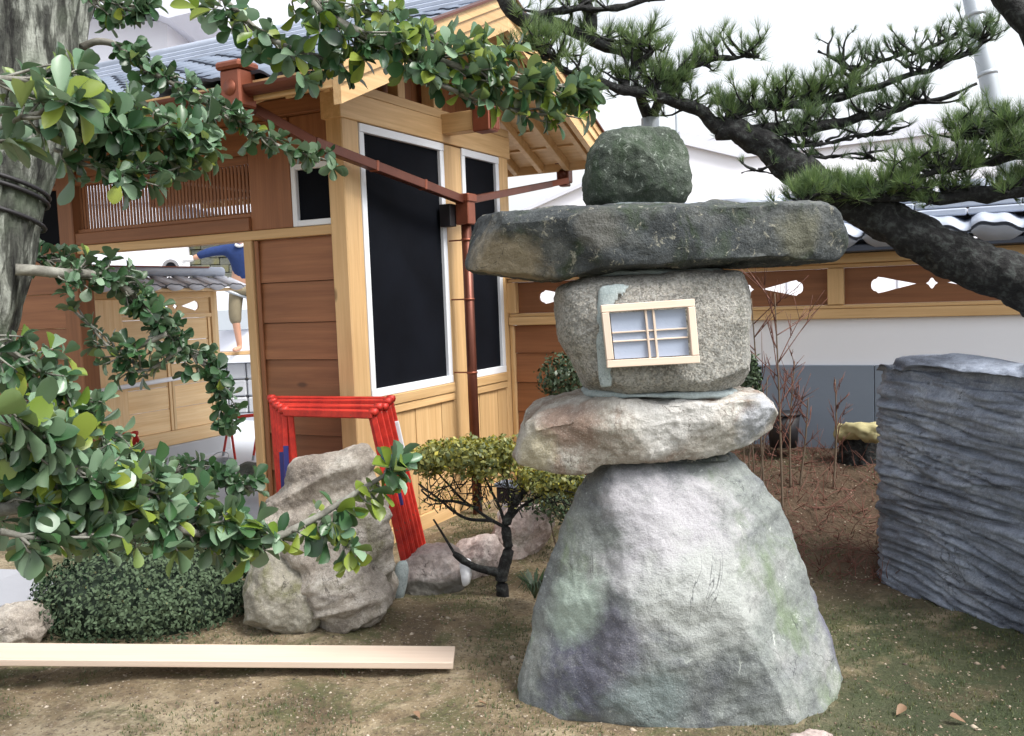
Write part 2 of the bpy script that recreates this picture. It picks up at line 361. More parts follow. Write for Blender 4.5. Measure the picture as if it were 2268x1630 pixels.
def stone(name, outline, depth, T, mat, parent=None, q=3.2, amp=.012, fr=5, N=150, K=26, tz=None, seed=0, back=1.0, facet=.0, label=None, lean=0, chips=None, lat=.75, strata=0):
    """solid stone whose front silhouette is the outline (sight-line pixels) at its own distance; T half thickness"""
    pts = [P(x, y, d=depth) for x, y in outline]
    o = pts[0]; uv = [((p-o).dot(RIGHT), p.z) for p in pts]; o = Vector((o.x, o.y, 0))
    n = len(uv); sm = []
    for i in range(n):      # resample with slight corner rounding
        a, b, c, d = uv[i-1], uv[i], uv[(i+1) % n], uv[(i+2) % n]
        for k in range(8):
            t = k/8; cr = [.5*((2*b[j])+(c[j]-a[j])*t+(2*a[j]-5*b[j]+4*c[j]-d[j])*t*t+(3*b[j]-a[j]-3*c[j]+d[j])*t**3) for j in (0, 1)]
            sm.append([cr[j]*.6+(b[j]*(1-t)+c[j]*t)*.4 for j in (0, 1)])
    sm = np.array(sm); seg = np.linalg.norm(np.roll(sm, -1, 0)-sm, axis=1); cum = np.concatenate([[0], np.cumsum(seg)])
    s = np.linspace(0, cum[-1], N, endpoint=False); cl = np.vstack([sm, sm[:1]])
    ring = np.stack([np.interp(s, cum, cl[:, 0]), np.interp(s, cum, cl[:, 1])], 1)
    ctr = (ring.min(0)+ring.max(0))/2; zmin, zmax = ring[:, 1].min(), ring[:, 1].max()
    V = []; F = []
    def pt(u, z, dd): return o+RIGHT*u+FWD*dd+Vector((0, 0, z))
    for k in range(1, K):
        ph = math.pi*k/K; c = math.sin(ph)**(2/q); dd = -math.copysign(abs(math.cos(ph))**(2/q), math.cos(ph))
        for r in ring:
            w = ctr+(r-ctr)*c; f = (w[1]-zmin)/(zmax-zmin); tt = T*(tz(f) if tz else 1)*(back if dd > 0 else 1)
            V.append(pt(w[0], w[1], dd*tt+lean*(f-.5)))
    V.append(pt(ctr[0], ctr[1], -T*(tz(.5) if tz else 1))); V.append(pt(ctr[0], ctr[1], T*back*(tz(.5) if tz else 1)))
    for k in range(K-2):
        for i in range(N):
            a = k*N+i; b = k*N+(i+1) % N; F.append((a, b, b+N, a+N))
    e = len(V)
    for i in range(N): F.append((e-2, (i+1) % N, i)); F.append((e-1, (K-2)*N+i, (K-2)*N+(i+1) % N))
    size = max((ring[:, 0].max()-ring[:, 0].min()), (zmax-zmin))
    vox = max(.008, size/130 if size > .5 else size/60)
    me = bpy.data.meshes.new('t'); me.from_pydata(V, [], F); bm = bmesh.new(); bm.from_mesh(me); bmesh.ops.recalc_face_normals(bm, faces=bm.faces); bm.to_mesh(me); bm.free()
    tmp = bpy.data.objects.new('t', me); scene.collection.objects.link(tmp); md = tmp.modifiers.new('r', 'REMESH'); md.mode = 'VOXEL'; md.voxel_size = vox
    m2 = bpy.data.meshes.new_from_object(tmp.evaluated_get(bpy.context.evaluated_depsgraph_get())); bpy.data.objects.remove(tmp)
    nv = len(m2.vertices); A = np.empty(nv*3); m2.vertices.foreach_get('co', A); A = A.reshape(-1, 3); C = np.array(pt(ctr[0], ctr[1], 0))
    rs = np.random.default_rng(seed*7+3); B = np.array([list(RIGHT), list(FWD), [0, 0, 1]])
    if facet:
        for _ in range(int(16*facet)):
            nn = rs.normal(0, 1, 3)*np.array([lat, 1, .5]); nn[1] = -abs(nn[1]) if rs.random() < .7 else nn[1]
            nn /= np.linalg.norm(nn); nw = nn @ B; dd = (A-C) @ nw; lim = dd.max()*rs.uniform(.84, .95)
            ex = np.maximum(0, dd-lim)*.85; A = A-ex[:, None]*nw
    for e_ in (chips or []):
        nn = np.array(e_[:3]); nn = nn/np.linalg.norm(nn); nw = nn @ B; dd = (A-C) @ nw; ex = np.maximum(0, dd-dd.max()*e_[3])*.9; A = A-ex[:, None]*nw
    m2.vertices.foreach_set('co', A.ravel()); m2.update()
    Nn = np.empty(nv*3); m2.vertices.foreach_get('normal', Nn); Nn = Nn.reshape(-1, 3); off = Vector((seed*3.7, seed*1.3, 0))
    for i in range(nv):
        v = Vector(A[i])+off; w = noise.fractal(v*fr, .8, 2.1, 4)+.35*noise.fractal(v*fr*5, .7, 2.1, 3)
        if facet: w += .5*facet*(abs(noise.noise(v*fr*.8))*2-.5)
        if strata:
            uu = (v-off).dot(RIGHT); zz = (v-off).z-.35*uu; w += strata*(1-3.2*abs(noise.noise(Vector((uu*1.2+seed, v.y*1.2, zz*7)))))+strata*.5*noise.noise(Vector((uu*3+seed, v.y*3, zz*26)))
        A[i] += Nn[i]*amp*w*1.2
    m2.vertices.foreach_set('co', A.ravel())
    loc = Vector((A.min(0)+A.max(0))/2); m2.transform(Matrix.Translation(-loc)); m2.materials.clear(); m2.materials.append(mat)
    m2.polygons.foreach_set('use_smooth', [True]*len(m2.polygons)); m2.name = name; m2.update(); ob = link(bpy.data.objects.new(name, m2), loc, parent)
    if label: ob['label'] = label
    return ob

def inst(name, me, loc, rot, scale, parent):
    o = bpy.data.objects.new(name, me); link(o, loc, parent); o.rotation_euler = rot; o.scale = scale; return o

# ================================================================== SETTING
def ss(a, b, x): t = max(0, min(1, (x-a)/(b-a))); return t*t*(3-2*t)
def H(x, y):
    h = .42*ss(4.7, 6.1, y)*ss(-2.9, -2.1, x)
    h += .10*math.exp(-((x+2.35)**2+(y-4.95)**2)/.35)
    h += .05*math.exp(-((x+3.7)**2/.8+(y-3.1)**2/.5))
    if y < 8 and x > -4.2:
        k = ss(-4.2, -3.4, x); p = Vector((x, y, 0))
        h += k*(.020*noise.fractal(p*1.3, .8, 2, 3)+.007*noise.fractal(p*9, .7, 2, 4)) if y < 6.5 else 0
    if x < -3.1 and y > 4.25: h = 0
    return h
xs = np.concatenate([[-90, -50, -30, -20, -14, -10, -8, -7], np.linspace(-6.4, 1.9, 250), [2.5, 3.5, 5, 8, 14, 25, 50, 90]])
ys = np.concatenate([[-40, -15, -5, -1, .5], np.linspace(1.2, 6.6, 180), [7, 8, 10, 14, 20, 35, 60, 120, 200]])
V = [(x, y, H(x, y)) for y in ys for x in xs]; nx = len(xs)
F = [(j*nx+i, j*nx+i+1, (j+1)*nx+i+1, (j+1)*nx+i) for j in range(len(ys)-1) for i in range(nx-1)]
tag(mesh_obj('ground', V, F, M['ground'], loc=(0, 0, 0), smooth=True), 'sandy soil of the garden with patches of moss', kind='structure')
M['paving'] = plain('pale_paving', (.50, .52, .56), .8, .1, 1.5)
M['asphalt'] = plain('worn_asphalt', (.24, .26, .30), .85, .15, 2)
tag(mesh_obj('pavement', [(-22, 4.5, .004), (-3.5, 4.5, .004), (-3.5, 9.0, .004), (-22, 9.0, .004)], [(0, 1, 2, 3)], M['paving']), kind='structure')
tag(mesh_obj('road', [(-40, 9.0, .005), (-3.4, 9.0, .005), (-3.4, 12.8, .005), (-40, 12.8, .005)], [(0, 1, 2, 3)], M['asphalt']), kind='structure')

# ================================================================== GATE BUILDING
gate = thing('gate_building', (-5, 5.3, 0), 'timber gate building with tiled gable roof, black netting panels and open doorway', 'building')
g = gate
# corner post, wing posts
box('post', -3.355, -3.24, 4.30, 4.46, 0, 2.62, LW[2], g, .006)
box('post', -3.355, -3.243, 5.42, 5.65, 0, 2.54, LW[2], g, .006)
box('post', -3.355, -3.24, 6.215, 6.36, 0, 2.62, LW[2], g, .006)
box('post', -4.04, -3.975, 4.31, 4.42, 0, 1.895, LW[2], g, .005)
box('post', -5.70, -5.55, 4.295, 4.43, 0, 2.6, CW[2], g, .006)
box('post', -6.85, -6.72, 4.30, 4.43, 0, 2.6, CW[2], g, .006)
# wing side
for y0, y1 in ((4.46, 5.42), (5.65, 6.215)):
    fr_ = box('netting_panel', -3.285, -3.262, y0+.04, y1-.04, .95, 2.51, M['black'], g, .001)
    w = .048
    for a in ((y0+.005, y1-.005, .92, .97), (y0+.005, y1-.005, 2.49, 2.54)):
        box('frame', -3.290, -3.236, a[0], a[1], a[2], a[3], M['white'], fr_, .003)
    for a in ((y0+.005, y0+.053), (y1-.053, y1-.005)):
        box('frame', -3.290, -3.239, a[0], a[1], .97, 2.49, M['white'], fr_, .003)
    box('rail', -3.33, -3.225, y0, y1, .855, .918, LW[1], g)
    box('rail', -3.33, -3.232, y0, y1, .80, .852, LW[1], g)
    n = max(3, round((y1-y0)/.16)); dy = (y1-y0)/n
    for i in range(n):
        box('board', -3.31, -3.252+.004*(i % 2), y0+i*dy+.0015, y0+(i+1)*dy-.0015, .10, .798, LW[2], g, .002)
    box('sill', -3.33, -3.23, y0, y1, -.08, .098, LW[1], g)
box('tie_beam', -3.37, -3.228, 4.28, 6.38, 2.545, 2.70, LW[1], g)
box('beam', -3.36, -3.232, 4.28, 6.38, 2.702, 2.76, LW[1], g)
box('interior_lining', -3.352, -3.335, 4.47, 6.2, .9, 2.54, CW[2], g)
# gable wall of boards set back, with struts
gb = []
for i in range(11):
    ya, yb = 4.32+i*.19, 4.32+(i+1)*.19-.003; f = lambda y: 2.76+max(.01, (3.22-2.74)*(1-abs(y-5.37)/1.1))
    mesh_obj('gable_board', [(-3.40, ya, 2.76), (-3.40, yb, 2.76), (-3.40, yb, f(yb)), (-3.40, ya, f(ya)), (-3.38, ya, 2.76), (-3.38, yb, 2.76), (-3.38, yb, f(yb)), (-3.38, ya, f(ya))],
             [(0, 1, 2, 3), (7, 6, 5, 4), (0, 4, 5, 1), (2, 6, 7, 3), (1, 5, 6, 2), (0, 3, 7, 4)], CW[2], g)
box('strut', -3.34, -3.24, 5.32, 5.42, 2.76, 3.10, LW[2], g)
for yy in (4.95,): box('strut', -3.33, -3.25, yy-.04, yy+.04, 2.76, 2.98, LW[2], g)
for y in (5.44,):     # projecting purlin with copper cap
    b_ = box('purlin_end', -3.24, -2.99, y-.055, y+.055, 2.60, 2.73, LW[0], g)
    box('copper_cap', -2.99, -2.86, y-.065, y+.065, 2.585, 2.75, M['copper'], b_, .008)
    for k in range(6): box('copper_rib', -2.858, -2.85, y-.058+k*.021, y-.046+k*.021, 2.60, 2.735, M['copper'], b_, .001)
    box('copper_rib', -2.862, -2.848, y-.07, y+.07, 2.735, 2.755, M['copper'], b_, .003)
# front plane (under the eave)
wf = box('netting_panel', -3.62, -3.37, 4.345, 4.355, 1.97, 2.30, M['black'], g, .001)
box('frame', -3.645, -3.61, 4.318, 4.36, 1.955, 2.32, M['white'], wf, .003)
box('frame', -3.61, -3.357, 4.32, 4.36, 1.955, 1.99, M['white'], wf, .003)
box('frame', -3.61, -3.357, 4.32, 4.36, 2.285, 2.32, M['white'], wf, .003)
box('beam', -5.55, -3.356, 4.312, 4.42, 1.895, 1.952, LW[0], g)
box('lintel', -5.548, -3.98, 4.305, 4.40, 1.954, 2.035, CW[0], g)
box('post', -3.74, -3.648, 4.315, 4.42, 1.954, 2.60, CW[2], g)
box('post', -3.98, -3.742, 4.33, 4.40, 1.954, 2.60, CW[2], g)
box('board', -3.646, -3.357, 4.33, 4.36, 2.322, 2.60, CW[2], g)
# lattice above the opening
box('rail', -5.548, -3.982, 4.33, 4.39, 2.037, 2.062, CW[0], g)
box('rail', -5.548, -3.982, 4.33, 4.39, 2.36, 2.41, CW[0], g)
box('board', -5.548, -3.982, 4.34, 4.37, 2.412, 2.60, CW[0], g)
nsl = 52; lat = boxmesh('lattice_slat', .019, .008, .298, .001); lat.materials.append(CW[2])
for i in range(nsl): link(bpy.data.objects.new('lattice_slat', lat), (-5.53+i*(1.54/(nsl-1)), 4.36, 2.211), g)
box('head_beam', -6.9, -3.24, 4.285, 4.44, 2.602, 2.70, CW[0], g)
# siding, front right of opening: overlapping boards
def siding(x0, x1, y, zs, mat, parent, split=None):
    for i in range(len(zs)-1):
        a, b = zs[i], zs[i+1]; segs = [(x0, x1)]
        for (p, q_) in segs:
            V = [(p, y-.013, b+.004), (q_, y-.013, b+.004), (q_, y-.001, a), (p, y-.001, a), (p, y+.02, b+.004), (q_, y+.02, b+.004), (q_, y+.02, a), (p, y+.02, a)]
            mesh_obj('siding_board', V, [(0, 1, 2, 3), (4, 7, 6, 5), (0, 4, 5, 1), (3, 2, 6, 7), (1, 5, 6, 2), (0, 3, 7, 4)], mat, parent)
zsf = [1.893, 1.63, 1.385, 1.16, .93, .70, .47, .24, .02]
siding(-3.974, -3.357, 4.35, zsf, CW[0], g)
box('backing_board', -3.97, -3.36, 4.372, 4.39, .02, 1.89, CW[0], g)
box('batten', -3.965, -3.935, 4.325, 4.337, .02, 1.89, CW[2], g, .002)
siding(-6.72, -5.702, 4.35, zsf, CW[0], g)
wf = box('netting_panel', -6.66, -5.76, 4.345, 4.355, 1.97, 2.36, M['black'], g, .001)
for a in ((-6.70, -5.72, 1.94, 1.975), (-6.70, -5.72, 2.35, 2.385)): box('frame', a[0], a[1], 4.325, 4.36, a[2], a[3], CW[0], wf, .003)
box('beam', -6.72, -5.702, 4.312, 4.42, 1.895, 1.94, CW[0], g)
box('board', -6.72, -5.702, 4.34, 4.37, 2.387, 2.60, CW[0], g)
# rear frame
box('rear_lintel', -7.15, -3.36, 6.28, 6.36, 2.09, 2.325, LW[0], g)
box('rear_plate', -7.0, -3.36, 6.26, 6.38, 2.46, 2.62, CW[0], g)
box('cross_beam', -5.69, -5.56, 4.43, 6.28, 2.48, 2.60, CW[1], g)
box('ceiling', -6.9, -3.36, 4.42, 6.28, 2.622, 2.64, CW[1], g)
# roof
RX0, RX1, RC, ZR, SL = -7.2, -2.70, 5.37, 3.40, .424
def rz(y): return ZR-abs(y-RC)*SL
YF, YB = 3.62, 7.12
for s, ye in ((-1, YF), (1, YB)):
    a, b = (RX0+.05, ye, rz(ye)-.055), (RX1, RC, 0)
    V = []
    for x in (RX0+.03, RX1-.045):
        for y, dz in ((ye, -.075), (ye, -.05), (RC, -.05), (RC, -.075)): V.append((x, y, rz(y)+dz))
    mesh_obj('roof_deck', V, [(0, 1, 2, 3), (7, 6, 5, 4), (0, 4, 5, 1), (1, 5, 6, 2), (2, 6, 7, 3), (3, 7, 4, 0)], LW[0], g)
    nr = 19
    for i in range(nr):
        x = RX1-.13-i*.235
        if x < RX0: break
        beam('rafter', (x, ye-s*.02, rz(ye-s*.02)-.115), (x, RC, ZR-.115), .045, .075, LW[1], g, up=(0, -s*SL*-1, 1))
    for k in range(1, 8):      # cross battens
        y = ye-s*.24*k
        if abs(y-RC) < .1: break
        beam('batten', (RX0+.05, y, rz(y)-.083), (RX1-.06, y, rz(y)-.083), .03, .014, LW[0], g, up=(0, s*SL, 1), bev=.001)
    beam('fascia', (RX0, ye+s*.012, rz(ye)-.09), (RX1-.045, ye+s*.012, rz(ye)-.09), .03, .10, LW[0], g)
    # barge boards at the gable end
    for x, w, top, h in ((RX1-.02, .045, -.005, .205), (RX1+.014, .028, .01, .055), (RX1+.006, .02, -.012, .10)):
        V = []
        for xx in (x-w/2, x+w/2):
            yv = ye+s*.03
            for y, dz in ((yv, top-h), (yv, top), (RC+s*.0005, top), (RC+s*.0005, top-h)): V.append((xx, y, rz(y)+dz))
        mesh_obj('barge_board', V, [(0, 1, 2, 3), (7, 6, 5, 4), (0, 4, 5, 1), (1, 5, 6, 2), (2, 6, 7, 3), (3, 7, 4, 0)], LW[1], g)
    # copper drip edge above the barge board
    V = []
    for xx in (RX1-.06, RX1+.045):
        for y, dz in ((ye+s*.03, .012), (ye+s*.03, .026), (RC+s*.0005, .026), (RC+s*.0005, .012)): V.append((xx, y, rz(y)+dz))
    mesh_obj('copper_flashing', V, [(0, 1, 2, 3), (7, 6, 5, 4), (0, 4, 5, 1), (1, 5, 6, 2), (2, 6, 7, 3), (3, 7, 4, 0)], M['copper_dark'], g)
# pan tiles
def wave(t): return .022*math.sin(2*math.pi*(t-.08))+(.012*math.sin(4*math.pi*t))
def tilemesh(name, w, L, lip=0, n=12):
    V = []; F = []; mi = []
    for j, (y, dz) in enumerate(((0, .012), (L, 0), (L, -.012), (0, -.004))):
        for i in range(n+1): t = i/n; V.append((w*(t-.5)*1.04, y, wave(t)+dz))
    m = n+1
    for a, b in ((0, 1), (1, 2), (2, 3), (3, 0)):
        for i in range(n): F.append((a*m+i, a*m+i+1, b*m+i+1, b*m+i)); mi.append(1 if a == 3 else 0)
    if lip:
        k = len(V)
        for yy in (-.004, .014):
            for i in range(n+1):
                t = i/n; top = wave(t)-.010; bot = -.03-lip*math.sin(math.pi*min(1, max(0, (t*1.12))))**.7
                if t > .9: bot = -.035
                V.append((w*(t-.5)*1.04, yy, top)); V.append((w*(t-.5)*1.04, yy, bot))
        for i in range(n):
            a = k+2*i; F.append((a, a+1, a+3, a+2)); mi.append(0); b = a+2*m; F.append((b, b+2, b+3, b+1)); mi.append(0)
            F.append((a+1, b+1, b+3, a+3)); mi.append(0)
    me = bpy.data.meshes.new(name); me.from_pydata(V, [], F); me.materials.append(M['tile']); me.materials.append(M['tile_dark'])
    me.polygons.foreach_set('material_index', mi); me.polygons.foreach_set('use_smooth', [m_ == 0 for m_ in mi]); me.update(); return me
TL, TW = .235, .27
gt = tilemesh('roof_tile', TW, .27); gt.materials[0] = plain('blue_grey_roof_tile', (.17, .205, .27), .5, .3, 5); ang = math.atan(SL)
ncol = int((RX1-RX0-.1)/TW)
for s in (-1, 1):
    acc = Acc()
    for r in range(8):
        dist = r*TL*math.cos(ang); y = (YF-.03+dist) if s < 0 else (YB+.03-dist)
        if abs(y-RC) < .12: break
        for c in range(ncol):
            x = RX1-.10-TW*(c+.5); z = rz(y)-.005
            rot = (ang, 0, 0) if s < 0 else (ang, 0, math.pi)
            if s < 0: inst('roof_tile', gt, (x, y, z), rot, (1, 1, 1), g)
            else:
                m4 = Matrix.Translation((x, y, z)) @ Euler(rot).to_matrix().to_4x4()
                acc.add([m4 @ v.co for v in gt.vertices], [tuple(p.vertices) for p in gt.polygons])
    if s > 0: tag(acc.build('rear_roof_tiles', M['tile'], g), kind='stuff')
for k in range(3): box('ridge_course', RX0+.05, RX1-.06+.02*k, RC-.10+.015*k, RC+.10-.015*k, ZR-.03+.034*k, ZR+.001+.034*k, M['tile'], g, .006)
tube('ridge_cap', [(RX0+.05, RC, ZR+.085), (RX1-.02, RC, ZR+.085)], .05, .05, M['tile'], g, seg=14, n=2)
def ring_tile(c, r, parent, axis='x'):
    V = []; F = []; n = 24; prof = [(r, -.03), (r, .02), (r*.93, .032), (r*.62, .032), (r*.55, .01), (0.001, .008)]
    for i in range(n):
        a = 2*math.pi*i/n
        for rr, h in prof: V.append((c[0]+h, c[1]+rr*math.cos(a), c[2]+rr*math.sin(a)))
    k = len(prof); mi = []
    for i in range(n):
        for j in range(k-1): F.append((i*k+j, i*k+j+1, ((i+1) % n)*k+j+1, ((i+1) % n)*k+j)); mi.append(1 if j >= 3 else 0)
    return mesh_obj('ridge_end_tile', V, F, None, parent, mats=[M['white'], M['tile_dark']], fm=mi)
ring_tile((RX1+.0, RC, ZR+.10), .075, g)
# copper gutter, hoppers and pipes
def gutter(name, x0, x1, y, z, r, parent):
    V = []; F = []; n = 10
    for x in (x0, x1):
        for i in range(n+1): a = math.pi+math.pi*i/n; V.append((x, y+r*math.cos(a), z+r*math.sin(a)))
        for i in range(n+1): a = 2*math.pi-math.pi*i/n; V.append((x, y+(r-.006)*math.cos(a), z+(r-.006)*math.sin(a)))
    m = 2*(n+1); F = [(i, (i+1) % m, (i+1) % m+m, i+m) for i in range(m)]+[tuple(range(m))[::-1], tuple(range(m, 2*m))]
    return mesh_obj(name, V, F, M['copper_dark'], parent, smooth=False)
gutter('gutter', -7.2, -2.80, YF-.055, rz(YF)-.075, .048, g)
gutter('gutter', -7.2, -2.80, YB+.055, rz(YB)-.075, .048, g)
def hopper(c, s, h, parent, mat):
    o = box('rain_hopper', c[0]-s*.55, c[0]+s*.55, c[1]-s*.5, c[1]+s*.5, c[2]-h*.62, c[2]+h*.30, mat, parent, .01)
    box('rim', c[0]-s*.68, c[0]+s*.68, c[1]-s*.62, c[1]+s*.62, c[2]+h*.30, c[2]+h*.5, mat, o, .012)
    box('rim', c[0]-s*.40, c[0]+s*.40, c[1]-s*.38, c[1]+s*.38, c[2]-h*.78, c[2]-h*.62, mat, o, .008)
    V = []
    tube('medallion', [(c[0], c[1]-s*.5, c[2]-h*.15), (c[0], c[1]-s*.53, c[2]-h*.15)], h*.2, h*.2, mat, o, seg=16, n=1)
    return o
hc = P(527, 185, y=YF-.06); hopper(hc, .12, .20, g, M['copper'])
C_ = P(1030, 445, x=-3.10); A_ = P(560, 240, y=3.70); B_ = P(700, 318, x=-3.14)
beam('copper_pipe', A_, B_, .05, .05, M['copper_dark'], g); beam('copper_pipe', B_-(C_-B_).normalized()*.02, C_, .05, .055, M['copper_dark'], g)
beam('copper_pipe', hc+Vector((0, 0, -.15)), A_, .05, .05, M['copper_dark'], g)
for t in (.33, .66): 
    c = B_.lerp(C_, t); beam('pipe_joint', c, c+(C_-B_).normalized()*.02, .058, .063, M['copper'], g)
D_ = P(1218, 408, y=6.9); hb = P(1250, 378, y=YB+.05); hopper(hb, .10, .17, g, M['copper_dark'])
beam('copper_pipe', C_, D_, .05, .05, M['copper_dark'], g); beam('copper_pipe', D_+Vector((-.01, 0, 0)), P(1255, 400, y=7.1), .055, .05, M['copper'], g)
dx, dy_ = C_.x, C_.y
o = box('collector_box', dx-.05, dx+.05, dy_-.05, dy_+.05, C_.z-.16, C_.z+.035, M['copper'], g, .006)
box('rim', dx-.06, dx+.06, dy_-.06, dy_+.06, C_.z-.01, C_.z+.045, M['copper'], o, .006)
box('collector_box', dx-.14, dx-.055, dy_-.11, dy_-.03, C_.z-.17, C_.z-.02, M['blackrub'], g, .004)
tube('downpipe', [(dx, dy_, C_.z-.16), (dx, dy_, 0)], .034, .034, M['copper_dark'], g, seg=18, n=2)
for z in (1.88, 1.48, .98, .5): 
    tube('pipe_bracket', [(dx, dy_, z), (dx, dy_, z+.014)], .038, .038, M['copper'], g, seg=18, n=1)
    beam('bracket_arm', (dx-.035, dy_, z+.007), (-3.24, dy_, z+.007), .01, .01, M['copper'], g)

# ================================================================== GARDEN WALL
gw = thing('garden_wall', (-1.2, 6.3, 0), 'long garden wall with pierced timber frieze, white plaster and wavy tile coping behind the pine', 'wall')
YW = 6.3; WX1 = 3.4
box('plaster_panel', -2.05, WX1, YW, YW+.12, .96, 1.30, M['plaster'], gw, .002)
for i in range(5): box('skirting_panel', -2.05+i*.72, -2.05+(i+1)*.72-.004, YW-.03, YW+.1, .1, .968, M['skirt'], gw, .003)
box('skirting_panel', 1.55, WX1, YW-.03, YW+.1, .1, .968, M['skirt'], gw, .003)
box('core', -3.2, -2.06, YW+.03, YW+.1, 0, 1.27, CW[0], gw)
siding(-3.21, -2.06, YW+.01, [1.268, 1.055, .83, .605, .38, .16, 0], CW[0], gw)
box('batten', -3.235, -3.20, YW-.02, YW+.02, 0, 1.27, LW[2], gw)
box('rail', -3.235, WX1, YW-.035, YW+.14, 1.272, 1.335, LW[0], gw)
box('rail', -3.235, WX1, YW-.02, YW+.13, 1.337, 1.36, LW[0], gw)
box('rail', -3.235, WX1, YW-.02, YW+.13, 1.60, 1.625, LW[0], gw)
box('rail', -3.235, WX1, YW-.05, YW+.15, 1.627, 1.69, LW[0], gw)
posts = [-3.22, -1.98, -.845, .29, 1.425, 2.56]
for x in posts: box('post', x-.05, x+.05, YW-.03, YW+.13, 1.362, 1.598, LW[2], gw)
def frieze(x0, x1, z0, z1, y, th, parent, mat=None):
    cx, cz = (x0+x1)/2-.0, (z0+z1)/2; w = x1-x0; k = w/1.035
    fan = [(-.46, 0), (-.455, .022), (-.44, .035), (-.42, .04), (-.405, .052), (-.36, .046), (-.28, .03), (-.115, 0.0), (-.28, -.03), (-.36, -.046), (-.405, -.052), (-.42, -.04), (-.44, -.035), (-.455, -.022)]
    dia = [(-.055, 0), (-.03, .014), (-.012, .04), (0, .045), (.012, .04), (.03, .014), (.055, 0), (.03, -.014), (.012, -.04), (0, -.045), (-.012, -.04), (-.03, -.014)]
    holes = [[(cx+a*k*.78, cz+b) for a, b in fan], [(cx+a*.62, cz+b*.75) for a, b in dia], [(cx-a*k*.78, cz+b) for a, b in fan]]
    outer = [(x0, z0), (x1, z0), (x1, z1), (x0, z1)]
    loops = [outer]+holes; flat = [p for l in loops for p in l]
    tris = tessellate_polygon([[Vector((a, b, 0)) for a, b in l] for l in loops])
    n = len(flat); V = [(a, y, b) for a, b in flat]+[(a, y+th, b) for a, b in flat]
    F = [tuple(t) for t in tris]+[tuple(i+n for i in t)[::-1] for t in tris]; k0 = 0
    for l in loops:
        m = len(l)
        for i in range(m): a = k0+i; b = k0+(i+1) % m; F.append((a, b, b+n, a+n))
        k0 += m
    return mesh_obj('pierced_panel', V, F, mat or CW[0], parent)
for a, b in zip(posts[:-1], posts[1:]): frieze(a+.052, b-.052, 1.362, 1.598, YW+.02, .022, gw)
# coping: soffit, eave tiles, upper courses, ridge
box('soffit', -3.1, WX1, YW-.20, YW+.30, 1.694, 1.735, M['tile_dark'], gw)
ET = tilemesh('eave_tile', .30, .25, lip=.075, n=18); PT = tilemesh('coping_tile', .30, .25, n=14)
sl2 = R(22)
CT = ET.copy(); CT.materials[0] = plain('pale_grey_coping_tile', (.58, .60, .66), .45, .12, 5)
for i in range(21):
    x = -2.9+i*.30
    inst('eave_tile', ET, (x, YW-.23, 1.80), (sl2, 0, 0), (1, 1, 1), gw)
    inst('eave_tile', ET, (x, YW+.33, 1.80), (sl2, 0, math.pi), (1, 1, 1), gw)
for k in range(3):
    for i in range(11):
        x = -3.0+i*.585+.29*(k % 2)
        box('ridge_course', x, x+.58, YW-.06+.012*k, YW+.17-.012*k, 1.885+k*.048, 1.928+k*.048, M['tile'], gw, .008)
for i in range(14): tube('ridge_cap', [(-3.0+i*.46, YW+.055, 2.045), (-3.0+i*.46+.44, YW+.055, 2.045)], .062, .058, M['tile'], gw, seg=12, n=1)

# ================================================================== COURTYARD SEEN THROUGH THE GATE
cw = thing('courtyard_wall', (-7.15, 6.2, 0), 'timber courtyard wall, sunlight put into its pale colour, with tiled coping seen through the gate opening', 'wall')
XW = -7.1; Y0, Y1 = 4.9, 7.12
def YB_(p): return P(*p, x=XW)
zt = P(480, 657, x=XW).z
box('post', XW-.06, XW+.03, Y1-.09, Y1, .14, 1.66, SUNW[2], cw)
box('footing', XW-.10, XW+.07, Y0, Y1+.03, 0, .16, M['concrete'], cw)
box('sill', XW-.05, XW+.035, Y0, Y1-.092, .162, .30, SUNW[1], cw)
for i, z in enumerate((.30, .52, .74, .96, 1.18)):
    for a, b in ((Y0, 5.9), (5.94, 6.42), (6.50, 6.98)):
        box('wall_board', XW-.02, XW+.012, a, b, z+.002, z+.217, SUNW[1], cw, .003)
for y in (5.90, 6.42, 6.46, 6.98): box('batten', XW-.02, XW+.024, y, y+.035, .302, 1.398, SUNW[2], cw)
box('rail', XW-.05, XW+.035, Y0, Y1-.092, 1.40, 1.44, SUNW[1], cw)
box('rail', XW-.05, XW+.035, Y0, Y1-.092, 1.60, 1.66, SUNW[1], cw)
for a, b in ((Y0, 6.1), (6.14, 7.02)):
    fp = frieze(a, b, 1.441, 1.599, 0, .02, cw, SUNW[1]); fp.data.transform(Matrix.Rotation(R(90), 4, 'Z'))
    fp.location = Vector((XW, (a+b)/2, 1.52))-WL[cw.name]
box('soffit', XW-.22, XW+.24, Y0, Y1+.15, 1.662, 1.69, SUNW[1], cw)
for i in range(9):
    y = Y0+.13+i*.27
    inst('coping_tile', CT, (XW+.27, y, 1.72), (sl2, 0, R(90)), (.78, 1, .55), cw)
for i in range(9):
    y = Y0+.13+i*.27
    inst('coping_tile', CT, (XW-.23, y, 1.72), (sl2, 0, R(-90)), (.78, 1, .55), cw)
tube('ridge_cap', [(XW+.02, Y0, 1.86), (XW+.02, Y1+.1, 1.86)], .05, .05, M['tile'], cw, seg=12, n=2)
beam('copper_strip', (XW+.03, Y0, 1.905), (XW+.03, Y1-.1, 1.905), .06, .012, M['copper'], cw)
pn = box('board_panel', XW+.03, XW+.075, 5.2, 5.88, .2, 1.60, SUNW[2], cw)
o = ring_tile((0, 0, 0), .085, None); c = P(378, 592, d=9.6); o.location = c; o.rotation_euler = (0, 0, R(-40)); WL[o.name] = c
ren(o, 'vent_ring'); tag(o, 'white ring with dark hollow centre above the courtyard wall coping', 'vent')
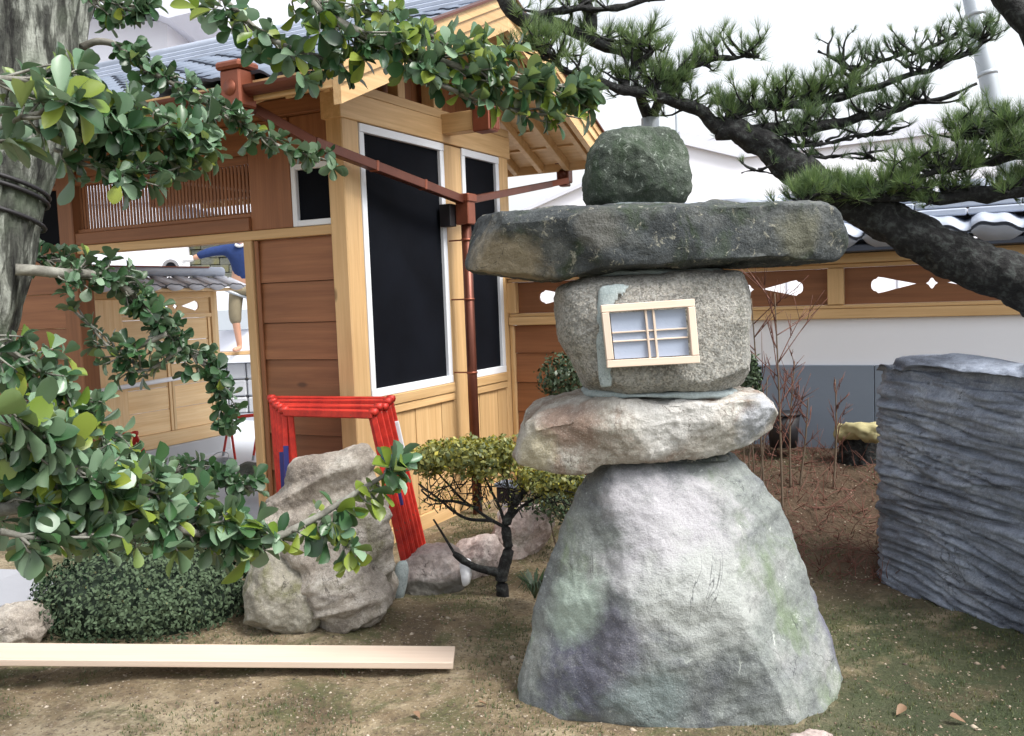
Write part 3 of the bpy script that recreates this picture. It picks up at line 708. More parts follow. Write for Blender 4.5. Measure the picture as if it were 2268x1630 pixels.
def bar(name, p0, p1, r, mat, label, cat):
    return tag(tube(name, [p0, p1], r, r, mat, seg=12, n=3), label, cat)
bar('white_pole', P(150, 878, x=-6.95), P(400, 836, x=-6.95), .022, M['white'], 'white pole lying level in front of the courtyard wall boards', 'pole')
# far block wall, ledge, street, buildings
bw = thing('low_block_wall', (-11.5, 13, 0), 'low wall of grey concrete blocks beyond the gate, under the worker', 'wall')
q0 = P(300, 858, d=12.9); q1 = P(680, 850, d=12.9); q0.z = 0; q1.z = 0; dv = (q1-q0); Lw = dv.length; dn = dv.normalized(); up = Vector((0, 0, 1))
nb = 9
for r_ in range(3):
    for i in range(nb):
        a = q0+dn*(Lw*(i+.02)/nb)+up*(.12+.24*r_); b = q0+dn*(Lw*(i+.96)/nb)+up*(.12+.24*r_)
        beam('block', a, b, .3, .225, M['concrete'], bw, bev=.02)
beam('coping_slab', q0+up*.77, q1+up*.77, .5, .10, M['white'], bw)
bd = beam('scaffold_board', q0+up*.845, q1+up*.845, .34, .04, LW[0], None); tag(bd, 'orange wooden scaffold board on the low block wall under the worker', 'board')
wb = thing('white_house', P(285, 800, d=19).xy.to_3d(), 'plain white house seen through the gate opening', 'building')
def face_box(name, px0, px1, py0, py1, d, dep, mat, parent=None, zbot=None):
    a = P(px0, py1, d=d); b = P(px1, py1, d=d); top = P(px0, py0, d=d).z; z0 = a.z if zbot is None else zbot
    m = (a+b)/2; m.z = (top+z0)/2; w = (b-a).length
    me = boxmesh(name, w, dep, top-z0, .01); me.materials.append(mat)
    o = link(bpy.data.objects.new(name, me), m+FWD*dep/2, parent); o.rotation_euler = (0, 0, math.atan2(RIGHT.y, RIGHT.x)); return o
face_box('wall', -200, 365, 470, 700, 18, 3, M['hall'], wb, 0); face_box('fascia', -220, 380, 440, 470, 17.8, 3.4, M['hall2'], wb)
M['oldwall'] = stone_mat('old_retaining_wall', ((.05, .055, .045), (.11, .12, .10), (.19, .19, .16)), (.15, .14, .04), .4, None, scale=1.2)
rw = thing('retaining_wall', P(480, 700, d=20).xy.to_3d(), 'old mossy stone retaining wall far beyond the gate opening', 'wall')
for r_ in range(7):
    for i in range(9):
        x0 = 340+i*42+(21 if r_ % 2 else 0); y0 = 520+r_*17
        face_box('stone', x0, x0+40.5, y0, y0+16, 19.5+.06*random.random(), .5, M['oldwall'], rw)
face_box('core', 335, 740, 519, 660, 19.75, .5, M['oldwall'], rw, 0)
face_box('coping', 330, 745, 500, 519, 19.3, .8, M['skirt'], rw)
hz_ = face_box('van_body', 380, 700, 640, 790, 16, 1.6, M['hall'], None, .5); tag(hz_, 'white low building side with a grey stripe behind the worker', 'building'); ren(hz_, 'shed')
face_box('stripe', 400, 690, 690, 735, 15.97, .02, M['steel'], hz_)
# metal bucket, rubble, red trestle legs inside
bk = thing('metal_bucket', P(486, 1062, z=0), 'galvanised metal bucket standing on the paving inside the gate', 'bucket')
c = P(486, 1064, z=0); V = []; F = []; n = 28; prof = [(.085, 0), (.115, .17), (.122, .175), (.108, .165), (.08, .02), (.001, .02)]
for i in range(n):
    a = 2*math.pi*i/n
    for r_, h in prof: V.append((c.x+r_*math.cos(a), c.y+r_*math.sin(a), h+.005))
k = len(prof); F = [(i*k+j, i*k+j+1, ((i+1) % n)*k+j+1, ((i+1) % n)*k+j) for i in range(n) for j in range(k-1)]
mesh_obj('pail', V, F, M['steel'], bk, smooth=True)
tube('handle', [(c.x-.115, c.y, .17), (c.x-.06, c.y+.06, .23), (c.x+.06, c.y+.06, .23), (c.x+.115, c.y, .17)], .004, .004, M['steel'], bk)
stone('dark_stone', [(500, 1070), (520, 1058), (556, 1062), (566, 1085), (540, 1098), (505, 1095)], 6.9, .10, M['blackrub'], seed=3, N=60, K=12).update_tag()
tag(bpy.data.objects['dark_stone'], 'small black lumpy stone beside the metal bucket', 'stone')
stone('brown_stone', [(528, 1030), (545, 1022), (572, 1028), (575, 1052), (550, 1062), (526, 1056)], 7.3, .10, M['oldwall'], seed=5, N=60, K=12)
tag(bpy.data.objects['brown_stone'], 'brown stone lying behind the metal bucket by the door post', 'stone')

# folding trestles: two leg frames and a bar
def trestle(top0, top1, foot, spread, lab, grp=None, sleeves=True, thick=.038):
    """top0, top1 ends of the bar; foot: list of four ground points"""
    t = thing('trestle', ((top0+top1)/2).xy.to_3d(), lab, 'trestle', grp)
    bar_ = beam('top_bar', top0, top1, thick, thick*1.15, M['red'], t, bev=.006)
    ins = (top1-top0).normalized()
    for e in (top0, top1):
        kn = tube('hinge', [e-ins*.02+Vector((0, 0, .012)), e+ins*.02+Vector((0, 0, .012))], thick*.5, thick*.5, M['red'], t, seg=12, n=1)
    for e, f in foot:
        top = e+Vector((0, 0, -.01)); beam('leg', top, f, thick*.8, thick*.5, M['red'], t, up=FWD, bev=.003)
        if sleeves: a = top.lerp(f, .88); beam('foot_cap', a, f, thick*.86, thick*.6, sleeves, t, up=FWD, bev=.002)
    return t
labs = ['frontmost red folding trestle of the stack leaning beside the corner post', 'second red folding trestle from the front of the stack by the corner post',
        'third red folding trestle from the front of the stack by the corner post', 'fourth red folding trestle from the front, next to the rearmost of the stack',
        'rearmost red folding trestle of the stack, nearest the gate siding']
for k in range(5):
    t0 = P(622-5*k+(8 if k == 0 else 0)+rnd(-3, 3), 912-6*k+rnd(-4, 4), y=3.86+.075*k); t1 = P(828+10*k+rnd(-3, 3), 915-6*k+rnd(-4, 4), y=3.86+.075*k)
    fl = Vector((t0.x-.0+.012*k, t0.y-.02, 0)); fr_ = Vector((t1.x+.13, t1.y+.10, H(-2.8, 4)+.0))
    fl2 = Vector((t0.x+.05, t0.y+.03, 0)); fr2 = Vector((t1.x+.16, t1.y+.02, 0))
    tr = trestle(t0, t1, [(t0, fl), (t0+Vector((.04, 0, 0)), fl2), (t1, fr_), (t1+Vector((-.03, .02, 0)), fr2)], .1, labs[k], 'red folding trestles stacked beside the gate post', M['blackrub'] if k % 2 else M['blue'])
    if k in (0, 1):
        for (e, f) in ((t0, fl), (t1, fr_)):
            a = e.lerp(f, .20+.06*k); b = e.lerp(f, .46+.1*k); beam('tape_band', a, b, .029, .021, M['blue'], tr, up=FWD)
    if k == 4: a = t1.lerp(fr_, .12); b = t1.lerp(fr_, .3); beam('sticker', a+Vector((.012, -.012, 0)), b+Vector((.012, -.012, 0)), .03, .02, M['white'], tr, up=FWD)
# trestle inside the courtyard
a = P(205, 968, x=-6.6); b = P(300, 962, x=-6.5); 
trestle(a, b, [(a, Vector((a.x-.1, a.y-.12, 0))), (a, Vector((a.x+.1, a.y+.05, 0))), (b, Vector((b.x-.1, b.y-.05, 0))), (b, Vector((b.x+.1, b.y+.12, 0)))], .1, 'red trestle standing in the courtyard, half hidden by leaves', None, M['blackrub'])
a = P(508, 925, z=.45); b = P(575, 918, z=.45)
trestle(a, b, [(a, P(523, 1030, z=0)), (a, P(494, 1010, z=0)), (b, P(560, 1020, z=0)), (b, P(590, 1020, z=0))], .1, 'red trestle on the pavement behind the bucket, next to the door post', None, M['steel'], .028)

# ================================================================== WORKER
def skin_fig(name, joints, edges, mat, parent, root=0, sub=2):
    me = bpy.data.meshes.new(name); me.from_pydata([j[0] for j in joints], edges, [])
    o = bpy.data.objects.new(name, me); scene.collection.objects.link(o)
    m = o.modifiers.new('skin', 'SKIN'); s = o.modifiers.new('sub', 'SUBSURF'); s.levels = s.render_levels = sub
    for i, j in enumerate(joints):
        sv = me.skin_vertices[0].data[i]; sv.radius = (j[1], j[1] if len(j) < 3 else j[2]); sv.use_root = (i == root)
    dg = bpy.context.evaluated_depsgraph_get(); nm = bpy.data.meshes.new_from_object(o.evaluated_get(dg))
    bpy.data.objects.remove(o); nm.materials.clear(); nm.materials.append(mat); nm.polygons.foreach_set('use_smooth', [True]*len(nm.polygons))
    o = bpy.data.objects.new(name, nm); link(o, WL[parent.name] if parent else (0, 0, 0), parent); 
    return o
fp_ = P(548, 790, d=12.7); fz = .867
pr = thing('person', (fp_.x, fp_.y, fz), 'barefoot worker in blue sweater, rolled khaki trousers and white gloves, one arm stretched out', 'person')
def W(u, z, f=0): v = RIGHT*u+FWD*f; return (v.x, v.y, z)     # local to the person's base
J = [(W(.02, .93), .13, .10), (W(.02, 1.10), .14, .10), (W(.02, 1.32), .16, .11), (W(.02, 1.46), .07, .065), (W(.02, 1.54), .05),
     (W(-.10, .86), .09), (W(-.12, .48, -.05), .062), (W(-.10, .12), .042), (W(-.10, .05), .04), (W(-.14, .03, -.16), .032),
     (W(.13, .86), .09), (W(.14, .48, -.02), .062), (W(.13, .12, .04), .042), (W(.13, .05, .03), .04), (W(.12, .03, -.13), .032),
     (W(-.17, 1.40), .06), (W(-.40, 1.37, -.1), .048), (W(-.62, 1.30, -.15), .036),
     (W(.21, 1.40), .06), (W(.28, 1.14, -.05), .048), (W(.22, .92, -.18), .036)]
E_ = [(0, 1), (1, 2), (2, 3), (3, 4), (0, 5), (5, 6), (6, 7), (7, 8), (8, 9), (0, 10), (10, 11), (11, 12), (12, 13), (13, 14), (2, 15), (15, 16), (16, 17), (2, 18), (18, 19), (19, 20)]
skin_fig('body', J, E_, M['skin'], pr)
skin_fig('sweater', [(W(.02, .90), .165, .13), (W(.02, 1.10), .165, .125), (W(.02, 1.33), .185, .13), (W(.02, 1.43), .10, .09), (W(-.18, 1.41), .082), (W(-.40, 1.38, -.1), .066), (W(-.57, 1.32, -.14), .052),
                     (W(.22, 1.41), .082), (W(.29, 1.14, -.05), .066), (W(.24, .95, -.15), .052)], [(0, 1), (1, 2), (2, 3), (2, 4), (4, 5), (5, 6), (2, 7), (7, 8), (8, 9)], M['sweater'], pr)
skin_fig('trousers', [(W(.02, .93), .15, .12), (W(-.10, .82), .112), (W(-.125, .52, -.05), .092), (W(-.12, .36, -.02), .085), (W(.13, .82), .112), (W(.145, .52, -.02), .092), (W(.14, .36, .02), .085)],
         [(0, 1), (1, 2), (2, 3), (0, 4), (4, 5), (5, 6)], M['khaki'], pr)
skin_fig('collar', [(W(-.05, 1.47, -.10), .022), (W(.02, 1.43, -.13), .022), (W(.09, 1.47, -.10), .022)], [(0, 1), (1, 2)], M['glove'], pr, 1)
hd = skin_fig('head', [(W(.02, 1.54), .06), (W(.02, 1.63), .09, .10), (W(.02, 1.72), .085, .095)], [(0, 1), (1, 2)], M['skin'], pr)
skin_fig('nose', [(W(.02, 1.64, -.09), .012), (W(.02, 1.62, -.11), .014)], [(0, 1)], M['skin'], hd, 0, 1)
skin_fig('hair', [(W(.02, 1.70, .03), .10, .11), (W(.02, 1.76, .01), .09, .10)], [(0, 1)], M['hair'], hd)
gl = skin_fig('glove', [(W(-.60, 1.31, -.145), .045), (W(-.66, 1.29, -.15), .048), (W(-.72, 1.28, -.16), .03), (W(-.745, 1.27, -.16), .02)], [(0, 1), (1, 2), (2, 3)], M['glove'], pr)
for q_ in range(4): skin_fig('finger', [(W(-.71, 1.30-.016*q_, -.16), .0115), (W(-.755+.004*q_, 1.295-.02*q_, -.165), .0105), (W(-.785+.008*q_, 1.28-.022*q_, -.165), .009)], [(0, 1), (1, 2)], M['glove'], gl, 0, 1)
skin_fig('thumb', [(W(-.66, 1.32, -.16), .014), (W(-.69, 1.355, -.17), .012)], [(0, 1)], M['glove'], gl, 0, 1)
skin_fig('glove', [(W(.23, .93, -.17), .045), (W(.21, .87, -.19), .048), (W(.20, .80, -.19), .03)], [(0, 1), (1, 2)], M['glove'], pr)
tl = tag(tube('hand_tool', [P(460, 625, d=12.3), P(520, 650, d=12.5), P(590, 672, d=12.7)], .022, .018, M['steel'], seg=8), 'long grey hand tool held slantwise in front of the worker', 'tool')

# ================================================================== DISTANT BUILDINGS
hall = thing('white_hall', P(1900, 700, d=30).xy.to_3d(), 'large plain white hall with low roof line behind the garden wall', 'building')
def slab_px(name, pts, d, dep, mat, parent, zdrop=None):
    A = [P(x, y, d=d) for x, y in pts]; B = [a+FWD*dep for a in A]; n = len(A)
    return mesh_obj(name, A+B, [tuple(range(n))[::-1], tuple(range(n, 2*n))]+[(i, (i+1) % n, (i+1) % n+n, i+n) for i in range(n)], mat, parent)
slab_px('wall', [(1135, 760), (1135, 480), (1290, 412), (1505, 318), (1640, 350), (2500, 245), (2500, 760)], 30, 8, M['hall'], hall)
slab_px('fascia', [(1505, 317), (1505, 290), (1640, 318), (2500, 205), (2500, 244), (1640, 349)], 29.8, 8.2, M['hall2'], hall)
beam('verge_trim', P(1135, 478, d=29.9), P(1505, 312, d=29.9), .3, .12, M['hall2'], hall)
for x in (1740, 1985, 2230): beam('panel_joint', P(x, 330+0*x, d=29.98), P(x+6, 740, d=29.98), .06, .05, M['hall2'], hall, up=FWD)
hs2 = thing('white_block', P(150, 500, d=22).xy.to_3d(), 'white building with overhanging flat roof behind the tree, upper left', 'building')
slab_px('wall', [(-300, 700), (-300, 20), (370, 48), (370, 700)], 22, 6, M['hall'], hs2)
slab_px('wall', [(372, 700), (372, 0), (700, -60), (700, 700)], 24, 3, M['hall'], hs2)
slab_px('overhang', [(-300, -60), (300, -60), (445, -40), (445, 22), (372, 40), (300, 12), (-300, 5)], 21, 6, M['hall2'], hs2)
pole = thing('utility_pole', P(2260, 560, d=11).xy.to_3d(), 'pale grey round steel pole leaning behind the pine branches, upper right', 'pole')
pa, pb = P(2135, -90, d=11), P(2285, 640, d=11); tube('shaft', [pa, pb], .10, .115, M['steel'], pole, seg=24, n=3)
for t in (.16, .34): c = pa.lerp(pb, t); tube('band', [c, c+(pb-pa).normalized()*.05], .113, .113, M['steel'], pole, seg=24, n=1)
gp = bar('wire_post', P(1497, 225, d=9), P(1500, 330, d=9), .012, M['steel'], 'thin grey wire post standing just right of the round cap stone', 'post')

# ================================================================== STONE LANTERN
lan = thing('stone_lantern', P(1500, 1560, z=0), 'huge natural stone lantern of stacked rough boulders with small paper window', 'stone lantern')
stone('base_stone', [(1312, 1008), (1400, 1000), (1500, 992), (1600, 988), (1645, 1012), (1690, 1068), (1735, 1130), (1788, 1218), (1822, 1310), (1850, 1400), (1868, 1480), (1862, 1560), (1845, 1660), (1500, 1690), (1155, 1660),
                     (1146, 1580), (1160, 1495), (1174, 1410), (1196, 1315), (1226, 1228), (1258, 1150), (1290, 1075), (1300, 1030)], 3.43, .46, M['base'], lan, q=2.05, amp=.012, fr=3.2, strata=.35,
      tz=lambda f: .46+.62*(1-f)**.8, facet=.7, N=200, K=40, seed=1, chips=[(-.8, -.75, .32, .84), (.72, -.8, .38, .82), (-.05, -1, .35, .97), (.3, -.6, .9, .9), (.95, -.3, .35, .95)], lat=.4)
stone('platform_stone', [(1140, 1012), (1148, 975), (1166, 920), (1202, 890), (1262, 872), (1320, 862), (1450, 866), (1600, 860), (1660, 857), (1688, 880), (1702, 905), (1694, 945), (1640, 970), (1600, 984), (1500, 996), (1400, 1003), (1312, 1008), (1290, 1030), (1240, 1028), (1200, 1018)],
      3.52, .33, M['plat'], lan, q=3.6, amp=.012, fr=5, facet=.8, N=240, K=40, seed=2, lat=.3)
stone('lamp_stone', [(1238, 640), (1300, 616), (1400, 606), (1550, 600), (1622, 600), (1640, 650), (1645, 720), (1646, 830), (1630, 856), (1560, 862), (1440, 864), (1340, 870), (1302, 862), (1286, 832), (1264, 790), (1240, 758), (1231, 700)],
      3.45, .26, M['lamp'], lan, q=5, amp=.008, fr=6, facet=.4, N=220, K=40, seed=3, lat=.3)
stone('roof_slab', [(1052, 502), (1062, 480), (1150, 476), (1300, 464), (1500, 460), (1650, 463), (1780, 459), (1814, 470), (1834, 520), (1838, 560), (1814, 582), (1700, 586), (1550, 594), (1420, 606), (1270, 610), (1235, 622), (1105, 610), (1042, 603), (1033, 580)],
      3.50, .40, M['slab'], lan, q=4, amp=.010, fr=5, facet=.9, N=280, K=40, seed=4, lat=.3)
stone('cap_stone', [(1300, 452), (1290, 420), (1293, 380), (1305, 338), (1332, 300), (1370, 284), (1430, 278), (1470, 284), (1500, 310), (1525, 350), (1533, 390), (1525, 430), (1500, 456), (1400, 464), (1330, 464)],
      3.52, .19, M['cap'], lan, q=2.6, amp=.010, fr=6, facet=.7, N=200, K=40, seed=5, lat=.3)
# mortar collars between stones
for nm, x0, x1, y, d, T in (('mortar_bed', 1300, 1615, 865, 3.47, .20), ('mortar_bed', 1330, 1600, 1000, 3.55, .22), ('mortar_bed', 1290, 1590, 607, 3.48, .2), ('mortar_bed', 1330, 1500, 463, 3.52, .13)):
    stone(nm, [(x0, y-9), ((x0+x1)/2, y-12), (x1, y-10), (x1+6, y+8), ((x0+x1)/2, y+10), (x0-4, y+9)], d, T, M['mortar'] if y < 900 else M['slab'], lan, q=3, amp=.006, N=90, K=14, seed=y)
ml = stone('mortar_streak', [(1330, 632), (1370, 625), (1400, 632), (1368, 646), (1350, 690), (1346, 760), (1352, 820), (1358, 858), (1330, 862), (1322, 800), (1318, 720), (1322, 660)], 3.20, .022, M['mortar'], lan, q=2.2, amp=.004, N=110, K=10, seed=9)
# shoji window
win = link(bpy.data.objects.new('shoji_window', None), P(1440, 740, d=3.17), lan)
dW = 3.165
tl_, tr_, br_, bl_ = [P(x, y, d=dW) for x, y in ((1339, 684), (1529, 671), (1540, 796), (1352, 806))]
nrmv = -(tr_-tl_).cross(bl_-tl_).normalized(); nrmv = nrmv if nrmv.dot(FWD) < 0 else -nrmv
for a, b in ((tl_, tr_), (bl_, br_)):
    e = (b-a).normalized()*.013; beam('frame_bar', a-e, b+e, .028, .026, PW, win, up=(bl_-tl_), bev=.002)
for a, b in ((tl_, bl_), (tr_, br_)):
    e = (b-a).normalized()*.014; beam('frame_bar', a+e, b-e, .03, .025, PW, win, up=(tr_-tl_), bev=.002)
def lerp2(u, v): return tl_.lerp(tr_, u).lerp(bl_.lerp(br_, u), v)
for u in (.47, .56): beam('lattice_bar', lerp2(u, .06)+nrmv*.001, lerp2(u, .94)+nrmv*.001, .008, .0075, PW, win, up=(tr_-tl_), bev=.001)
for v in (.44, .60): beam('lattice_bar', lerp2(.06, v)-nrmv*.002, lerp2(.94, v)-nrmv*.002, .007, .0055, PW, win, up=(bl_-tl_), bev=.001)
us = [.05, .47, .56, .95]; vs_ = [.07, .44, .60, .93]
for i in range(3):
    for j in range(3):
        q4 = [lerp2(us[i+a]+(.012 if a == 0 else -.012), vs_[j+b]+(.014 if b == 0 else -.014))-nrmv*.008 for a, b in ((0, 0), (1, 0), (1, 1), (0, 1))]
        q8 = q4+[p-nrmv*.004 for p in q4]
        mesh_obj('pane', q8, [(0, 1, 2, 3), (7, 6, 5, 4), (0, 4, 5, 1), (1, 5, 6, 2), (2, 6, 7, 3), (3, 7, 4, 0)], M['paper'], win)

# ================================================================== ROCKS
def rock(lab, outline, d, T, mat, **k):
    o = stone('garden_rock', outline, d, T, mat, **k); return tag(o, lab, 'rock')
rock('tall tan layered boulder standing in front of the red trestles', [(618, 1085), (645, 1035), (675, 1014), (745, 1010), (785, 994), (826, 1000), (846, 1060), (868, 1150), (874, 1250), (872, 1330), (780, 1385), (600, 1385), (575, 1280), (578, 1180), (590, 1115)], 4.45, .22, M['rock'], q=3.0, amp=.016, fr=4, facet=.5, seed=11, strata=1.6, lat=.3, tz=lambda f: 1.1-.6*f)
rock('rounded mossy tan boulder touching the clipped dark bush', [(545, 1300), (560, 1250), (590, 1222), (640, 1225), (690, 1262), (716, 1300), (720, 1365), (692, 1400), (600, 1405), (545, 1385)], 4.22, .16, M['rock3'], q=2.6, amp=.013, seed=12, facet=.35, lat=.3)
rock('low flowing tan rock sloping down to the right beside the rounded boulder', [(640, 1215), (700, 1215), (780, 1240), (845, 1290), (862, 1340), (830, 1375), (750, 1395), (690, 1380), (668, 1300)], 4.22, .16, M['rock'], q=2.6, amp=.016, fr=5, seed=13, facet=.4, strata=1.6, lat=.3)
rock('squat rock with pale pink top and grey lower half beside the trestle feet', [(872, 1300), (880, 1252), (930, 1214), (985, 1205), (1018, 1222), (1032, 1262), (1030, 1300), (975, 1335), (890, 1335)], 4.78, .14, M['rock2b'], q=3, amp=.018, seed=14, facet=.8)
rock('pinkish rock between the squat rock and the gnarled shrub', [(1000, 1225), (1055, 1192), (1100, 1188), (1125, 1240), (1115, 1300), (1010, 1305)], 5.0, .13, M['rock2'], q=3, amp=.02, seed=15, facet=.8)
rock('pale pink slanting rock behind the gnarled shrub stem', [(1085, 1200), (1118, 1140), (1160, 1118), (1212, 1124), (1228, 1150), (1205, 1195), (1150, 1245), (1095, 1265)], 5.2, .13, M['rock2'], q=3, amp=.02, seed=16, facet=.8)
rock('small white stone wedged beside the squat rock', [(1018, 1250), (1032, 1236), (1048, 1250), (1042, 1290), (1026, 1296)], 4.62, .03, M['plaster'], q=2.5, amp=.01, seed=17, N=60, K=14)
rock('small white stone at the foot of the downpipe', [(1098, 1135), (1115, 1112), (1142, 1112), (1150, 1140), (1135, 1160), (1104, 1158)], 5.4, .05, M['plaster'], q=2.5, amp=.01, seed=18, N=60, K=14)
rock('brown rock at the left picture edge beside the clipped bush', [(-60, 1380), (0, 1345), (50, 1335), (95, 1350), (110, 1400), (60, 1440), (-60, 1450)], 4.1, .12, M['rock'], q=2.6, amp=.02, seed=19, N=90, K=18)
rock('flat pinkish stone half buried at the front right foot of the lantern', [(1700, 1662), (1760, 1628), (1810, 1622), (1850, 1640), (1850, 1680), (1720, 1690)], 3.05, .07, M['rock2'], q=2.5, amp=.012, seed=20, N=80, K=16)
rock('small pinkish pebble on the dark moss right of the lantern', [(2245, 1560), (2258, 1548), (2275, 1550), (2290, 1564), (2280, 1580), (2250, 1580)], 3.3, .03, M['rock2'], q=2.2, amp=.006, seed=21, N=60, K=12)
gl_ = thing('garden_light', P(1127, 1110, d=5.3), 'small dark box shaped garden light behind the gnarled shrub', 'garden light')
c = P(1127, 1090, d=5.3); box('housing', c.x-.055, c.x+.055, c.y-.05, c.y+.05, c.z-.055, c.z+.035, M['blackrub'], gl_); box('lid', c.x-.065, c.x+.065, c.y-.06, c.y+.06, c.z+.037, c.z+.06, M['skirt'], gl_)
box('stake', c.x-.01, c.x+.01, c.y-.01, c.y+.01, H(c.x, c.y)-.02, c.z-.055, M['blackrub'], gl_)
tb = stone('plaster_tub', [(876, 1260), (884, 1244), (900, 1240), (905, 1262), (893, 1330), (872, 1330)], 4.62, .03, M['mortar'], q=2.5, amp=.004, N=60, K=12, seed=30); ren(tb, 'edging_stone')
tag(tb, 'narrow bluish grey stone upright at the left end of the squat rock', 'rock')

# plank
pk0 = P(-260, 1447, z=.15); pk1 = P(1006, 1456, z=.035)
pl = thing('plank', pk1.xy.to_3d(), 'long pale planed plank lying on the soil in the foreground', 'plank')
beam('board', pk0, pk1, .175, .028, PW, pl, bev=.003)
bn = [P(x, y, z=z) for x, y, z in ((-300, 1250, .25), (60, 1262, .12), (120, 1290, .08), (70, 1330, .05), (-300, 1390, .05))]
sh = mesh_obj('kerb_sheet', bn+[p-Vector((0, 0, .04)) for p in bn], [tuple(range(5)), tuple(range(5, 10))[::-1]]+[(i, (i+1) % 5, (i+1) % 5+5, i+5) for i in range(5)], plain('dusty_grey_slab', (.27, .28, .31), .85, .12, 4))
ren(sh, 'white_slab'); tag(sh, 'white flat slab at the left picture edge behind the clipped bush', 'slab')

# slate screen stone
def slate():
    A = Vector((-.50, 4.82, 0)); B = Vector((1.05, 3.50, 0)); d = (B-A).normalized(); n = Vector((d.y, -d.x, 0))   # n towards the camera
    if n.y > 0: n = -n
    L = (B-A).length; th = .42; Hh = 1.17; NU, NV = 290, 190; V = []; F = []
    prof = []
    for j in range(NV+1):
        t = j/NV
        if t < .74: prof.append((0, t/.74*Hh))
        else: k = (t-.74)/.26; prof.append((-th*k, Hh+.05*math.sin(k*math.pi)-.02*k))
    for i in range(NU+1):
        u = i/NU*L
        for off, z in prof:
            p = A+d*u+n*off+Vector((0, 0, z-.08)); zt = z+.10*u
            w = .8*noise.noise(Vector((u*3.5, 8, zt*48)))+noise.fractal(Vector((u*1.5, 3.3, zt*15+noise.noise(Vector((u*2, 0, zt*2)))*1.6)), .7, 2.1, 5)
            w2 = noise.fractal(Vector((u*5, 9, zt*7)), .8, 2, 4)
            rr = abs(noise.noise(Vector((u*1.1, 1.7, zt*22+1.5*noise.noise(Vector((u*1.7, 4, zt*3)))))))
            amt = .018*w+.008*w2-.030*(1-min(1, rr*6))
            ed = min(u, .08)/.08; inn = -.05*(1-ed)
            topk = max(0, min(1, (z-Hh+.14)/.14)); lft = .06*noise.noise(Vector((u*1.8, 0, 5)))*topk
            p = p+n*(amt*(1-.6*topk)+inn-(.05*topk if off == 0 else 0))+Vector((0, 0, lft+(amt*.9 if topk > .5 else 0)-.03*(1-ed)*topk))
            if i == 0: p += d*.01*w
            V.append(p)
    m = NV+1
    for i in range(NU):
        for j in range(NV): F.append((i*m+j, (i+1)*m+j, (i+1)*m+j+1, i*m+j+1))
    cols_ = []
    for i in (0, NU):
        k0 = len(V); cols_.append(k0)
        for j in range(m):
            v = V[i*m+j]; q = A+d*(i/NU*L)-n*th; V.append(Vector((q.x, q.y, v.z if prof[j][0] == 0 else V[i*m+NV].z)))
        for j in range(NV): F.append((i*m+j, i*m+j+1, k0+j+1, k0+j))
    F.append((cols_[0], cols_[0]+NV, cols_[1]+NV, cols_[1]))
    o = mesh_obj('rippled_slate_stone', V, F, M['slate'], smooth=True)
    return tag(o, 'tall blue grey stone with rippled layered face right of the lantern', 'stone')
slate()
# log and stump by the bank
lg = thing('cut_log', P(1900, 960, d=5.6), 'yellowish cut log lying on dark stump beside the slate stone', 'log')
tube('log', [P(1858, 958, d=5.7), P(1900, 952, d=5.6), P(1950, 962, d=5.5)], .055, .05, plain('yellow_lichen_bark', (.42, .38, .20), .9, .3, 12), lg, seg=28, rough=.024, fr=22)
stone('dark_stump', [(1862, 985), (1900, 965), (1960, 965), (1990, 1100), (1930, 1130), (1850, 1090)], 5.7, .14, M['pinebark'], q=2.6, amp=.02, seed=33, N=90, K=18)
tag(bpy.data.objects['dark_stump'], 'dark stump on the earth bank under the yellowish log', 'stump')
bb = thing('black_bucket', P(1735, 990, d=5.9), 'black plastic bucket on the earth bank behind the bare twigs', 'bucket')
c = P(1735, 968, d=5.9); tube('pail', [(c.x, c.y, c.z-.06), (c.x, c.y, c.z+.145)], .085, .105, M['blackrub'], bb, seg=24, n=2); tube('rim', [(c.x, c.y, c.z+.145), (c.x, c.y, c.z+.16)], .112, .112, M['blackrub'], bb, seg=24, n=1)

# ================================================================== LEAFY PLANTS
def leaf_local(n=5, w=.30, fold=.08, curl=.10):
    """obovate leaf, unit length along +y, upper side +z"""
    V = [(0, 0, 0)]; ys_ = [.16, .38, .6, .8, .94]; ws = [.10, .20, .29, .27, .14]
    for y, ww in zip(ys_, ws):
        ww = ww*w/.30; z = -curl*y*y; V += [(-ww, y, z+fold*ww*2), (0, y, z), (ww, y, z+fold*ww*2)]
    V.append((0, 1.0, -curl)); F = [(0, 2, 1), (0, 3, 2)]
    for i in range(4):
        a = 1+i*3; F += [(a, a+1, a+4, a+3), (a+1, a+2, a+5, a+4)]
    a = 13; F += [(a, a+1, 16), (a+1, a+2, 16)]
    return V, F
def leaf_mesh(name, mat, **k):
    V, F = leaf_local(**k); me = bpy.data.meshes.new(name); me.from_pydata(V, [], F); me.materials.append(mat)
    me.polygons.foreach_set('use_smooth', [True]*len(F)); me.update(); return me
LSH = [dict(w=.30, fold=.35, curl=.08), dict(w=.34, fold=.15, curl=.30), dict(w=.26, fold=.55, curl=-.12), dict(w=.37, fold=.05, curl=.12), dict(w=.22, fold=.3, curl=.2)]
LME = [[leaf_mesh('leaf', LM[m], **s) for s in LSH] for m in range(3)]
def tri_faces(F):
    o = []
    for f in F:
        for i in range(1, len(f)-1): o.append((f[0], f[i], f[i+1]))
    return o
LGEO = [(np.array(leaf_local(**s)[0]), np.array(tri_faces(leaf_local(**s)[1]))) for s in LSH]
def frame(dirv, nv):
    y = Vector(dirv).normalized(); z = Vector(nv); z = (z-y*z.dot(y))
    if z.length < 1e-3: z = y.orthogonal()
    z.normalize(); x = y.cross(z); return Matrix((x, y, z)).transposed()

